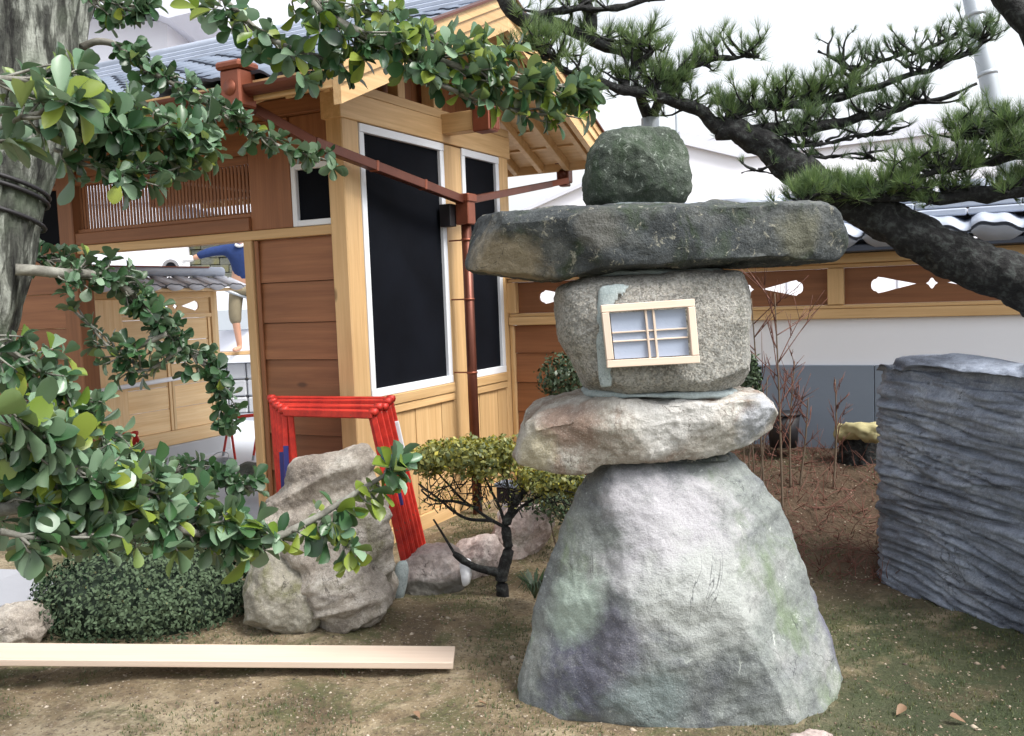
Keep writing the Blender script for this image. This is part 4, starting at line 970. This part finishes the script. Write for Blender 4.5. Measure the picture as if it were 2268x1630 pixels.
tree = thing('broadleaf_tree', P(40, 900, d=2.9).xy.to_3d(), 'evergreen tree with pale furrowed trunk and glossy oval leaves at left', 'tree')
tr_pts = [P(x, y, d=d) for x, y, d in ((150, -200, 2.55), (92, -40, 2.5), (66, 110, 2.48), (34, 280, 2.45), (-8, 430, 2.42), (-42, 600, 2.4), (-75, 740, 2.4), (-190, 1000, 2.4), (-300, 1200, 2.4))]
tr_pts.append(Vector((tr_pts[-1].x, tr_pts[-1].y, -.1)))
def trunk():
    c = crom(tr_pts, 34); m = len(c); seg = 120; V = []; F = []; L = 0
    for i, p in enumerate(c):
        d = (c[min(i+1, m-1)]-c[max(i-1, 0)]).normalized(); u = RIGHT-d*RIGHT.dot(d); u.normalize(); v = d.cross(u)
        if i: L += (p-c[i-1]).length
        r = .145-.040*min(1, L/1.3)+.02*max(0, (L-1.6))
        for s in range(seg):
            a = 2*math.pi*s/seg; cs, sn = math.cos(a), math.sin(a)
            q = Vector((cs*2.6, sn*2.6, L*1.6)); w = noise.noise(q*2.2+Vector((0, 0, 3)))*.5+abs(noise.noise(Vector((cs*7.5, sn*7.5, L*4.5))))*1.2-.4+.3*noise.noise(Vector((cs*16, sn*16, L*14)))
            V.append(p+(u*cs+v*sn)*(r+.016*w))
    for i in range(m-1):
        for s in range(seg): a = i*seg+s; b = i*seg+(s+1) % seg; F.append((a, b, b+seg, a+seg))
    mesh_obj('trunk', V, F, M['bark'], tree, smooth=True)
trunk()
for z_, y_ in ((1, 410), (1, 425), (1, 478)):      # dark straps round the trunk
    c = P(-2-(y_-410)*.15, y_, d=2.42); ax = (tr_pts[3]-tr_pts[4]).normalized(); u = (RIGHT-ax*RIGHT.dot(ax)).normalized(); v = ax.cross(u)
    ptsr = [c+(u*math.cos(a)+v*math.sin(a))*.122 for a in np.linspace(0, 2*math.pi, 30)]
    tube('strap', ptsr, .006, .006, M['blackrub'], tree, n=2, seg=6)
leaves = []       # (pos, matrix3, size, mat, shape)
twigs = Acc()
def whorl(tip, d, size, n, pal, up=.35):
    ph = random.random()*6.28; u = d.orthogonal().normalized(); v = d.cross(u)
    for i in range(n):
        a = ph+i*2.4; rad = u*math.cos(a)+v*math.sin(a)
        dr = (d*rnd(.15, .75)+rad*rnd(.65, 1.1)+Vector((0, 0, up*rnd(-.7, 1)))).normalized()
        nv = (d*1.0+Vector((0, 0, .9))+rvec()*.55-FWD*.25)
        s = size*rnd(.55, 1.15)*(1.25 if random.random() < .08 else 1); r_ = random.random(); m = 0 if r_ < pal[0] else (1 if r_ < pal[0]+pal[1] else 2)
        leaves.append((tip-d*rnd(0, .012), frame(dr, nv), s, m, random.randrange(5)))
def leafy(pts, r0, r1, spread, n, size, pal, twl=.10, up=.35, t0=0.0, droop=0, nl=(4, 7), seg=8):
    W_ = [P(x, y, d=d) for x, y, d in pts]
    br = tube('branch', W_, r0, r1, M['twig'], tree, seg=seg, wob=.006); c = crom(W_, 10); m = len(c)
    for k in range(n):
        t = t0+(1-t0)*(k+random.random())/n; i = min(m-2, int(t*(m-1))); p = c[i].lerp(c[i+1], t*(m-1)-i)
        d = (c[i+1]-c[i]).normalized(); off = rvec(); off.normalize(); off = (off-d*off.dot(d))
        tip = p+off*spread*math.sqrt(random.random())*(1-.25*t)+d*twl*rnd(.2, 1)+Vector((0, 0, -droop*random.random()))
        mid = p.lerp(tip, .5)+rvec()*.012; twigs.tube([p, mid, tip], .0035, .0016, seg=4, n=2)
        whorl(tip, ((tip-mid).normalized()+d*.3+rvec()*.3).normalized(), size, random.randint(*nl), pal, up)
        if random.random() < .4: whorl(mid, (rvec()+d).normalized(), size*.9, 2, pal, up)
G1 = (.30, .42, .28); G2 = (.55, .33, .12); G3 = (.30, .52, .18); G4 = (.72, .24, .04)
leafy([(470, -30, 2.35), (520, 20, 2.3), (590, 80, 2.3), (660, 110, 2.25), (720, 130, 2.25)], .009, .005, .075, 26, .058, G1, droop=.03)
leafy([(640, -40, 2.2), (740, 40, 2.2), (850, 95, 2.2), (960, 130, 2.2), (1080, 160, 2.2), (1200, 185, 2.25), (1270, 200, 2.3)], .013, .004, .072, 92, .055, G1, droop=.01)
leafy([(720, 20, 2.3), (840, 30, 2.3), (960, 80, 2.3), (1100, 110, 2.3)], .007, .003, .05, 26, .052, (.2, .3, .5))
leafy([(920, 170, 2.2), (1040, 210, 2.2), (1150, 245, 2.25), (1230, 260, 2.25)], .006, .003, .03, 13, .05, (.2, .3, .5), nl=(3, 5))
leafy([(180, 105, 2.5), (215, 92, 2.5), (260, 102, 2.5), (310, 140, 2.5), (380, 185, 2.5), (450, 225, 2.5), (520, 270, 2.55), (600, 315, 2.6), (715, 352, 2.65)], .011, .0025, .045, 62, .043, (.62, .32, .06), t0=.2, twl=.05)
leafy([(-60, 250, 1.75), (60, 240, 1.8), (170, 260, 1.85), (270, 285, 1.9), (360, 300, 1.95), (430, 320, 2.0)], .012, .004, .078, 76, .050, G2, twl=.06, t0=.1)
leafy([(-40, 170, 1.7), (80, 180, 1.75), (150, 210, 1.8), (250, 230, 1.9)], .007, .003, .055, 20, .055, G3)
leafy([(-60, 300, 1.45), (0, 280, 1.5), (50, 260, 1.5), (90, 250, 1.5)], .006, .003, .06, 9, .062, G3)
leafy([(120, 330, 1.9), (200, 370, 1.9), (280, 385, 1.9), (350, 370, 1.95)], .005, .002, .05, 22, .048, G2, nl=(4, 6))
leafy([(-40, 830, 2.0), (60, 900, 2.0), (150, 1000, 2.0), (260, 1060, 2.0)], .006, .003, .08, 34, .046, G3)
leafy([(-40, 940, 1.6), (40, 980, 1.6), (120, 1040, 1.6)], .006, .003, .07, 16, .055, G3)
leafy([(-30, 560, 2.6), (60, 570, 2.6), (140, 580, 2.6)], .005, .003, .05, 18, .042, G4)
leafy([(150, -30, 2.3), (220, 0, 2.3), (290, 10, 2.3)], .006, .003, .055, 18, .045, G4)
leafy([(35, 600, 2.35), (130, 605, 2.4), (220, 612, 2.45), (280, 640, 2.5), (330, 690, 2.5), (370, 740, 2.55), (430, 790, 2.6), (480, 840, 2.6), (500, 930, 2.6)], .015, .004, .062, 100, .040, (.74, .24, .02), t0=.1, twl=.06)
leafy([(370, 740, 2.5), (300, 770, 2.5), (250, 770, 2.5), (180, 700, 2.5)], .007, .003, .045, 16, .040, G4)
leafy([(400, 770, 2.55), (330, 820, 2.55), (300, 800, 2.5)], .006, .003, .035, 10, .040, G4)
leafy([(-60, 740, 1.9), (40, 790, 1.95), (120, 850, 2.0), (200, 920, 2.05), (260, 990, 2.1)], .008, .003, .070, 46, .046, G3)
leafy([(-80, 860, 1.4), (0, 900, 1.45), (70, 960, 1.5)], .007, .003, .05, 12, .056, G3)
leafy([(-60, 1140, 1.55), (60, 1120, 1.6), (200, 1130, 1.65), (330, 1160, 1.7), (450, 1180, 1.8), (540, 1195, 1.85)], .013, .006, .075, 92, .050, (.28, .52, .2), twl=.06)
leafy([(-60, 1020, 1.5), (60, 1010, 1.55), (180, 1040, 1.6), (300, 1080, 1.7), (420, 1110, 1.8)], .009, .004, .06, 52, .050, (.34, .44, .22), twl=.05)
leafy([(0, 1180, 1.5), (90, 1190, 1.55), (200, 1190, 1.6)], .006, .003, .04, 12, .055, G2, droop=.02)
leafy([(520, 1200, 1.85), (610, 1190, 1.87), (700, 1145, 1.9), (790, 1090, 1.92), (855, 1050, 1.95)], .010, .0045, .035, 16, .050, (.2, .4, .4), t0=.1, twl=.03, droop=.04, nl=(2, 4))
leafy([(850, 1052, 1.95), (860, 1040, 1.95), (885, 1030, 1.95)], .004, .003, .028, 5, .058, (.3, .5, .2), twl=.02, nl=(4, 6))
leafy([(700, 1150, 1.9), (740, 1170, 1.9), (790, 1200, 1.9)], .004, .002, .035, 7, .050, (.2, .3, .5), twl=.02, droop=.05)
leafy([(330, 1080, 2.9), (400, 1040, 2.9), (470, 1060, 2.9), (560, 1080, 2.9)], .006, .003, .075, 34, .044, (.85, .15, 0), twl=.04)
tag(twigs.build('twigs', M['twig'], tree), kind='stuff')
# the largest leaves singly, the rest joined
info = []
for i, (p, m3, s, m, sh_) in enumerate(leaves):
    x, y, d = proj(p+m3.col[1]*s*.5); vis = -20 < x < 2290 and -20 < y < 1650 and d > .3
    info.append((-(s/d) if vis else 0, i))
info.sort(); big = set(i for _, i in info[:300])
bV = [[], [], []]; bF = [[], [], []]; cnt = [0, 0, 0]
for i, (p, m3, s, m, sh_) in enumerate(leaves):
    if i in big:
        o = bpy.data.objects.new('leaf', LME[m][sh_]); link(o, p, tree); o.rotation_euler = m3.to_euler(); o.scale = (s, s, s)
    else:
        g_, f_ = LGEO[sh_]; A3 = np.array([list(r) for r in m3]); bV[m].append(g_ @ A3.T*s+np.array(p)); bF[m].append(f_+cnt[m]); cnt[m] += len(g_)
VV = []; FF = []; MM = []; k = 0
for m in range(3):
    VV.append(np.vstack(bV[m])); f = np.vstack(bF[m])+k; FF.append(f); MM += [m]*len(f); k += cnt[m]
o = np_mesh('foliage', np.vstack(VV), np.vstack(FF), None, tree, smooth=True, mats=LM, fm=MM); tag(o, kind='stuff')

def small_leaves(name, centers, normals, size, mat, parent, jit=.6, shape=(.55,), two=True):
    """many small diamond leaves"""
    n = len(centers); C = np.array(centers); N = np.array(normals); N = N+rng.normal(0, jit, N.shape); N /= np.linalg.norm(N, axis=1)[:, None]
    A = rng.normal(0, 1, N.shape); U = A-N*(A*N).sum(1)[:, None]; U /= np.linalg.norm(U, axis=1)[:, None]; W_ = np.cross(N, U)
    S = (size*rng.uniform(.6, 1.25, n))[:, None]
    V = np.stack([C-U*S*.5, C+W_*S*.28+N*S*.05, C+U*S*.5, C-W_*S*.28+N*S*.05], 1).reshape(-1, 3)
    F = np.arange(4*n).reshape(n, 4); return np_mesh(name, V, F, mat, parent)
# clipped dark bush
cb = P(325, 1395, z=0); bc = P(322, 1318, d=4.42)
bush = thing('clipped_bush', (bc.x, bc.y, 0), 'low rounded clipped dark green bush behind the plank', 'bush')
def dome(c, rx, ry, rz_, n, shell=.22, fr=5, amp=.10):
    pts = []; nr = []
    while len(pts) < n:
        v = rvec()
        if v.length > 1 or v.length < .05: continue
        v.normalize(); r = (1-shell*random.random()**1.6)*(1+amp*noise.noise(v*fr*.6)+amp*.5*noise.noise(v*fr*2))
        p = Vector((v.x*rx*r, v.y*ry*r, v.z*rz_*r)); pts.append(tuple(c+RIGHT*p.x+FWD*p.y+Vector((0, 0, p.z)))); nr.append(tuple(RIGHT*v.x+FWD*v.y+Vector((0, 0, v.z))))
    return pts, nr
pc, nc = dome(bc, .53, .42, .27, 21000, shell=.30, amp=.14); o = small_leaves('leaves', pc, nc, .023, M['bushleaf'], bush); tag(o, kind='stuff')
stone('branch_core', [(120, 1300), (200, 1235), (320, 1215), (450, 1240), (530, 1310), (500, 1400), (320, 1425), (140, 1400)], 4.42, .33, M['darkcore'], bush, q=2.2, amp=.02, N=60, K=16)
def stems(parent, base, tips, r=.006, mat=None, name='stem'):
    for t in tips:
        m = base.lerp(t, .5)+rvec()*.03; tube(name, [base, m, t], r, r*.4, mat or M['browntwig'], parent, seg=6, n=4, wob=.008)
# gnarled boxwood with yellowish top
bx_ = thing('boxwood_shrub', P(1118, 1330, d=4.6), 'gnarled small shrub with yellowish green flat topped foliage beside the lantern', 'shrub')
def wp(x, y, d=4.6): return P(x, y, d=d)
tube('trunk', [wp(1128, 1400), wp(1120, 1340), wp(1110, 1285), wp(1125, 1220), wp(1122, 1160), wp(1145, 1110), wp(1175, 1070)], .040, .014, M['pinebark'], bx_, seg=12, rough=.008, fr=20)
tube('branch', [wp(1112, 1270), wp(1050, 1255), wp(1005, 1225)], .024, .014, M['pinebark'], bx_, seg=10, rough=.006, fr=20)
tube('branch', [wp(1008, 1228), wp(985, 1190), wp(960, 1150)], .008, .005, M['pinebark'], bx_, seg=8)
for pts in ([(1122, 1170), (1080, 1150), (1040, 1120), (1000, 1080), (960, 1030)], [(1122, 1170), (1105, 1120), (1080, 1070), (1060, 1020)], [(1130, 1150), (1160, 1120), (1220, 1085), (1270, 1065)],
            [(1090, 1155), (1030, 1150), (980, 1110), (930, 1070)], [(1122, 1165), (1135, 1120), (1120, 1060), (1110, 1010)], [(1060, 1130), (1010, 1110), (960, 1105), (935, 1085)]):
    tube('branch', [wp(*p) for p in pts], .010, .004, M['pinebark'], bx_, seg=6, wob=.01)
pts, nr = [], []
for (x, y, rx, ry, n) in ((1030, 1003, .26, .075, 2600), (950, 1022, .10, .08, 900), (1110, 1000, .12, .08, 1100), (1215, 1062, .18, .07, 1500), (1270, 1075, .06, .06, 500), (1080, 1040, .2, .05, 700)):
    a, b = dome(wp(x, y), rx, rx*.8, ry, n, shell=.7, amp=.3); pts += a; nr += b
tag(small_leaves('leaves', pts, nr, .030, M['boxleaf'], bx_, jit=.9), kind='stuff')
bt = Acc()
for k in range(150):
    p = wp(rnd(940, 1290), rnd(1045, 1120), rnd(4.5, 4.72)); d = (Vector((0, 0, .7))+rvec()).normalized(); l = rnd(.06, .16); bt.tube([p-d*l*.5, p+rvec()*.012, p+d*l*.5], .0034, .0014, seg=4, n=2)
tag(bt.build('twigs', M['pinebark'], bx_), kind='stuff')
sp_ = []; sn = []
for k in range(420):
    c = wp(rnd(925, 1290), rnd(1040, 1130), rnd(4.5, 4.7)); sp_.append(tuple(c)); sn.append((0, 0, 1))
tag(small_leaves('sparse_leaves', sp_, sn, .02, M['boxleaf'], bx_), kind='stuff')
def small_bush(lab, x, y, d, rx, rz_, n, mat, size=.02):
    c = P(x, y, d=d); b = thing('shrub', (c.x, c.y, H(c.x, c.y)), lab, 'shrub'); a, nn = dome(c, rx, rx*.8, rz_, n, shell=.6, amp=.3)
    tag(small_leaves('leaves', a, nn, size, mat, b, jit=.9), kind='stuff')
    base = Vector((c.x, c.y, H(c.x, c.y)-.02)); stems(b, base, [c+Vector((rnd(-.1, .1), rnd(-.1, .1), rnd(-.05, .05))) for _ in range(4)])
small_bush('dark green leafy shrub behind the left side of the lamp stone', 1252, 838, 5.3, .16, .15, 1500, M['darkleaf'], .03)
small_bush('dark green leafy shrub peeping out right of the lamp stone', 1662, 838, 5.2, .06, .13, 700, M['darkleaf'], .03)
small_bush('dark leafy shrub in the shade under the platform stone', 1240, 1110, 5.0, .20, .11, 1500, M['darkleaf'], .025)
# strap-leaved plant at the foot of the shrub
def straps(lab, c, n, L, mat):
    t = thing('grassy_plant', c, lab, 'plant'); V = []; F = []
    for i in range(n):
        a = random.random()*6.28; d = Vector((math.cos(a), math.sin(a), 0)); s = d.cross(Vector((0, 0, 1)))*.006; l = L*rnd(.6, 1.1); k = len(V)
        for j in range(4):
            tt = j/3; p = Vector(c)+d*l*tt*.8+Vector((0, 0, l*.7*math.sin(tt*2.3)+.0)); V += [p-s*(1-tt*.8), p+s*(1-tt*.8)]
        for j in range(3): F.append((k+2*j, k+2*j+1, k+2*j+3, k+2*j+2))
    tag(mesh_obj('blades', V, F, mat, t), kind='stuff')
straps('dark green strap leaved plant between the gnarled shrub and lantern base', P(1185, 1325, d=4.4), 110, .16, M['darkleaf'])
# bare red-brown twig shrubs on the bank
def bare(lab, base, top, nb, r=.008, grp=None):
    t = thing('bare_shrub', base, lab, 'shrub', grp); L = (top-base).length
    c = crom([base, base.lerp(top, .5)+rvec()*.02, top], 8); tube('stem', c, r, r*.4, M['browntwig'], t, seg=6, n=0)
    acc = Acc()
    for i in range(nb):
        f = .35+.62*(i+random.random())/nb; p = c[min(len(c)-1, int(f*(len(c)-1)))]; a = rnd(-1, 1); d = (RIGHT*rnd(-1, 1)+FWD*rnd(-.6, .6)+Vector((0, 0, rnd(.5, 1.2)))).normalized(); l = L*rnd(.12, .3)
        q = p+d*l; acc.tube([p, p.lerp(q, .5)+rvec()*.01, q], r*.45, r*.2, seg=5, n=3)
        for _ in range(4):
            s0 = p.lerp(q, rnd(.3, .95)); d2 = (d+rvec()*.7+Vector((0, 0, .4))).normalized(); acc.tube([s0, s0+d2*l*rnd(.25, .5)], r*.28, r*.14, seg=4, n=2)
    tag(acc.build('twigs', M['redtwig'], t), kind='stuff')
for lab, bx0, by0, tx, ty, d, nb in (('bare red twigged shrub nearest the lamp stone', 1692, 1010, 1664, 660, 5.4, 12), ('tallest bare red twigged shrub in front of the white plaster', 1732, 1030, 1716, 650, 5.3, 16),
        ('bare red twigged shrub against the grey skirting, middle one', 1750, 1020, 1760, 800, 5.5, 14), ('bare forked shrub close to the cut log', 1845, 1030, 1850, 840, 5.4, 8), ('short bare red twigged shrub low on the bank', 1770, 1010, 1790, 880, 5.5, 8)):
    b = P(bx0, by0, d=d); b.z = H(b.x, b.y)-.02; bare(lab, b, P(tx, ty, d=d), nb, grp='bare red twigged shrubs on the bank')

acc = Acc()
for _ in range(1100):
    x, y = rnd(-1.9, -.35), rnd(4.7, 6.15); z = H(x, y); d = (rvec()+Vector((0, 0, .25))).normalized(); l = rnd(.05, .2); p = Vector((x, y, z+rnd(0, .05)))
    acc.tube([p, p+d*l*.5+rvec()*.015, p+d*l], .0028, .001, seg=4, n=2)
tag(acc.build('brushwood', M['redtwig']), 'tangle of dry reddish brown twigs on the earth bank', kind='stuff')
# ================================================================== PINE
pine = thing('pine_tree', P(2330, 1100, d=4.3).xy.to_3d(), 'old black pine with leaning dark trunk and layered needle pads at right', 'tree')
tp = [P(x, y, d=d) for x, y, d in ((2420, 740, 4.0), (2268, 628, 4.05), (2160, 585, 4.1), (2060, 540, 4.15), (1960, 485, 4.2), (1870, 440, 4.25), (1780, 385, 4.3), (1700, 325, 4.35), (1625, 285, 4.4), (1580, 275, 4.4))]
rt = [.112, .108, .103, .098, .09, .082, .074, .066, .054, .03]
base = [Vector((tp[0].x+.5, tp[0].y-.15, -.1)), Vector((tp[0].x+.42, tp[0].y-.1, .6))]
V_, F_ = tube_data(base+tp, 0, 0, seg=48, n=12, rough=.022, fr=9, radii=[.17, .16]+rt); mesh_obj('trunk', V_, F_, M['pinebark'], pine, smooth=True)
tufts = []      # (pos, dir, size, mat)
net = Acc()
def limb(pts, r0, r1, name='limb', seg=10):
    W_ = [P(x, y, d=d) for x, y, d in pts]; tube(name, W_, r0, r1, M['pinebark'], pine, seg=seg, wob=.02, rough=.006, fr=18); return crom(W_, 8)
def pad(c, n, lx, lz, dep, up=.6, tsize=.075, dens=3, ln=.20, m=0, skew=0):
    """crooked side shoots off a limb, each ending in needle tufts"""
    for k in range(n):
        p = random.choice(c[1:]); d = (RIGHT*rnd(-1, 1)*lx+FWD*rnd(-1, 1)*dep+Vector((0, 0, rnd(-.1, 1)*lz))).normalized(); l = ln*rnd(.4, 1.15)
        q = [p]; 
        for j in range(4): d = (d+rvec()*.35+Vector((0, 0, .08))).normalized(); q.append(q[-1]+d*l/4)
        net.tube(q, .009, .0035, seg=5, n=2)
        for t in range(dens):
            s0 = q[random.randint(1, 4)]; d2 = (rvec()*.8+Vector((0, 0, up))+d*.4).normalized(); e = s0+d2*rnd(.02, .07)
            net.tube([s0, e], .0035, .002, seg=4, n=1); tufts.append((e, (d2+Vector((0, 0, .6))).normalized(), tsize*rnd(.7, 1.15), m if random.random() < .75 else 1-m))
        tufts.append((q[-1], (d+Vector((0, 0, .7))).normalized(), tsize, m))
# left upper layer
cA = limb([(1600, 280, 4.4), (1540, 240, 4.4), (1470, 215, 4.35), (1380, 195, 4.3), (1290, 170, 4.3), (1210, 120, 4.25), (1160, 85, 4.2)], .035, .008)
pad(cA[6:], 62, 1, .38, .7, ln=.16, dens=3)
cA2 = limb([(1470, 215, 4.35), (1500, 165, 4.35), (1580, 130, 4.35), (1680, 125, 4.35)], .018, .006); pad(cA2, 38, 1, .4, .7, ln=.15)
cA3 = limb([(1380, 192, 4.3), (1400, 150, 4.3), (1440, 105, 4.3), (1360, 90, 4.25)], .018, .006); pad(cA3, 26, 1, .3, .6, ln=.15)
# thick limb entering at the top
cT = limb([(1330, -170, 4.33), (1180, -190, 4.3), (1090, -80, 4.3), (1120, 5, 4.3), (1165, 45, 4.3), (1240, 55, 4.35), (1330, 95, 4.4), (1420, 130, 4.4)], .05, .022, seg=14)
pad(cT[32:], 16, 1, .3, .6, ln=.14)
cT2 = limb([(1180, 30, 4.3), (1260, 22, 4.3), (1350, 18, 4.3), (1470, -5, 4.3)], .018, .012)
limb([(2330, 120, 3.9), (2262, 40, 3.9), (2150, -110, 3.95), (1950, -250, 4.1), (1650, -330, 4.2), (1420, -260, 4.3), (1310, -120, 4.35), (1296, -20, 4.35), (1308, 70, 4.35)], .055, .028)
limb([(2400, 310, 3.95), (2370, 200, 3.92), (2325, 110, 3.9)], .06, .055)
pad(cT2, 10, 1, .1, .5, ln=.12, dens=1)
# broad layer running right
cB = limb([(1590, 290, 4.4), (1680, 285, 4.4), (1770, 290, 4.35), (1850, 275, 4.35), (1930, 255, 4.3), (2010, 235, 4.3), (2090, 215, 4.25), (2160, 185, 4.2)], .038, .006)
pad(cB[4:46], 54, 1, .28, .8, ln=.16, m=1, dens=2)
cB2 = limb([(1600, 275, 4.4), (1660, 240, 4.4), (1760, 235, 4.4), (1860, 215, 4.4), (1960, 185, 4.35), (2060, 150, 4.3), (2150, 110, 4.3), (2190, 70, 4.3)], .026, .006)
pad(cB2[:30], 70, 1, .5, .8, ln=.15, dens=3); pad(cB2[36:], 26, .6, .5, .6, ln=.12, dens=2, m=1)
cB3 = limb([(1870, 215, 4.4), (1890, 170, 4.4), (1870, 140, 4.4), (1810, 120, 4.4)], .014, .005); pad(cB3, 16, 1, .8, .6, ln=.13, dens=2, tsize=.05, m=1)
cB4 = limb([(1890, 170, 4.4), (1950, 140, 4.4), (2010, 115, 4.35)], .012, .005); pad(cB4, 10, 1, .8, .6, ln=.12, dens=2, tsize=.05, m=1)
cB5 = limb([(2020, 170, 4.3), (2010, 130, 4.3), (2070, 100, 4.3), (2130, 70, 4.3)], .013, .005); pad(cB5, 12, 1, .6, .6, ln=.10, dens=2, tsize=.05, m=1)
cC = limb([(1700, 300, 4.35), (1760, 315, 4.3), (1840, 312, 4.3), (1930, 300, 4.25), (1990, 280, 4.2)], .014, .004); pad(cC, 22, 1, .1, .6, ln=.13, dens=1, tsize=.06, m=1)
cC2 = limb([(1750, 345, 4.3), (1820, 350, 4.3), (1900, 340, 4.25), (1950, 360, 4.25)], .009, .003); pad(cC2, 14, 1, .1, .6, ln=.11, dens=1, tsize=.06, m=1)
cC3 = limb([(1720, 385, 4.3), (1690, 375, 4.3), (1640, 385, 4.3)], .008, .003); pad(cC3, 3, 1, .1, .6, ln=.08, dens=1, tsize=.04, m=1)
# right layer
cD = limb([(2400, 395, 4.0), (2268, 420, 4.0), (2150, 430, 4.05), (2050, 435, 4.1), (1950, 440, 4.1), (1870, 425, 4.1)], .05, .012, seg=14)
pad(cD, 60, 1, .25, .7, ln=.16, dens=4); pad(cD[24:], 30, 1, .1, .7, ln=.13, dens=4)
cD2 = limb([(2400, 310, 3.95), (2268, 340, 3.95), (2180, 360, 4.0), (2080, 380, 4.0), (2000, 400, 4.05)], .03, .008); pad(cD2, 55, 1, .45, .7, ln=.17, dens=4)
cD3 = limb([(2400, 240, 3.95), (2268, 290, 3.95), (2170, 300, 4.0), (2110, 310, 4.0)], .024, .008); pad(cD3, 40, 1, .45, .7, ln=.15, dens=4)
cE = limb([(1800, 455, 4.1), (1760, 450, 4.1), (1730, 470, 4.1)], .010, .004); pad(cE, 5, 1, .5, .5, ln=.08, dens=2, m=1)
cE2 = limb([(1880, 430, 4.1), (1830, 425, 4.1), (1790, 440, 4.05)], .014, .005); pad(cE2, 26, 1, .3, .6, ln=.10, dens=4)
tag(net.build('twigs', M['pinebark'], pine), kind='stuff')
NN = 34; nt = len(tufts); Tp = np.array([t[0] for t in tufts]); Td = np.array([t[1] for t in tufts]); Ts = np.array([t[2] for t in tufts]); Tm = np.array([t[3] for t in tufts])
D = Td[:, None, :]+rng.normal(0, .36, (nt, NN, 3)); D /= np.linalg.norm(D, axis=2)[:, :, None]
base_ = Tp[:, None, :]-Td[:, None, :]*rng.uniform(0, .02, (nt, NN, 1)); Lg = Ts[:, None, None]*rng.uniform(.7, 1.1, (nt, NN, 1))
side = np.cross(D, rng.normal(0, 1, (nt, NN, 3))); side /= np.linalg.norm(side, axis=2)[:, :, None]; side *= .0009
V = np.stack([base_-side, base_+side, base_+D*Lg*.6+side*.9, base_+D*Lg], 2).reshape(-1, 3); F = np.arange(len(V)).reshape(-1, 4)
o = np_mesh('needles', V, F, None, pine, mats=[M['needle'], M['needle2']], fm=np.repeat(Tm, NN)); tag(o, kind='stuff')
pp = thing('pine_prop', P(1440, 900, d=4.6).xy.to_3d(), 'dark forked prop post under the pine limb, rising behind the cap stone', 'post')
fb = P(1440, 700, d=4.6); tube('post', [P(1440, 262, d=4.6), Vector((fb.x, fb.y, 0))], .045, .05, M['steel'], pp, seg=14, n=2)
tube('fork', [P(1440, 268, d=4.6), P(1422, 225, d=4.55), P(1412, 192, d=4.5)], .03, .022, M['pinebark'], pp, seg=10); tube('fork', [P(1440, 268, d=4.6), P(1455, 235, d=4.55), P(1462, 205, d=4.5)], .026, .02, M['pinebark'], pp, seg=10)

# ================================================================== GROUND LITTER AND MOSS
acc = Acc(); pv = []; pf = []
def scatter(n, f): 
    for _ in range(n):
        x, y = rnd(-4.2, 1.0), rnd(1.9, 6.1)
        if f(x, y): yield x, y, H(x, y)
oc = np.array([(1, 0, 0), (0, 1, 0), (-1, 0, 0), (0, -1, 0), (0, 0, .7), (0, 0, -.7)]); of = np.array([(0, 1, 4), (1, 2, 4), (2, 3, 4), (3, 0, 4), (1, 0, 5), (2, 1, 5), (3, 2, 5), (0, 3, 5)])
for x, y, z in scatter(14000, lambda x, y: not (x < -3.2 and y > 4.2)):
    s = rnd(.002, .0065)*(1 if random.random() < .96 else 2.2); pv.append(oc*np.array([s*rnd(.7, 1.4), s*rnd(.7, 1.4), s])+np.array([x, y, z])); pf.append(of+6*len(pf))
t = NT('grit'); oi = t.n('ShaderNodeNewGeometry'); cg = t.ramp(oi.outputs['Random Per Island'], [(0, (.06, .045, .035)), (.5, (.22, .16, .11)), (1, (.5, .43, .34))]); gm = t.fin(cg, .9)
tag(np_mesh('gravel', np.vstack(pv), np.vstack(pf), gm), 'scattered grit and pebbles on the soil', kind='stuff')
V = []; F = []
LB = P(1500, 1500, d=3.43); LB.z = 0
def mossy(x, y):
    n_ = noise.noise(Vector((x*1.6, y*1.6, 2)))+.5*noise.noise(Vector((x*5, y*5, 4)))
    q = (Vector((x, y, 0))-LB).length
    if .45 < q < .80 and random.random() < .5: return not (x < -3.2 and y > 4.2)
    return (n_ > .12 or (x > -.75 and y < 4.9 and n_ > -.15)) and not (x < -3.2 and y > 4.2)
for x, y, z in scatter(52000, mossy):
    for _ in range(2):
        a = random.random()*6.28; h = rnd(.006, .02); dx_, dy2 = math.cos(a)*.0022, math.sin(a)*.0022; k = len(V); lx, ly = rnd(-.008, .008), rnd(-.008, .008)
        V += [(x-dx_, y-dy2, z-.002), (x+dx_, y+dy2, z-.002), (x+lx, y+ly, z+h)]; F.append((k, k+1, k+2))
tag(np_mesh('grass', V, F, M['grass']), 'short moss and grass blades on the soil', kind='stuff')
dl = leaf_mesh('fallen_leaf', M['dry'], w=.33, fold=.3, curl=-.2)
for px_, py_, sz, lab in ((1985, 1585, .05, 'orange brown fallen leaf on the moss beside the flat pinkish stone'), (2140, 1600, .055, 'curled pale fallen leaf on dark moss at the lower right'),
                          (930, 1590, .04, 'dry brown fallen leaf on the soil in the bottom middle'), (880, 1400, .035, 'dry brown fallen leaf between the plank and the tan rocks'), (1080, 1560, .035, 'dry brown fallen leaf just left of the lantern base')):
    p = P(px_, py_, z=0); m3 = frame(Vector((rnd(), rnd(), .1)), Vector((rnd(-.3, .3), rnd(-.3, .3), 1)))
    o = bpy.data.objects.new('fallen_leaf', dl); link(o, (p.x, p.y, H(p.x, p.y)+.008)); o.rotation_euler = m3.to_euler(); o.scale = (sz,)*3
    tag(o, lab, 'leaf', 'dry fallen leaves on the soil')
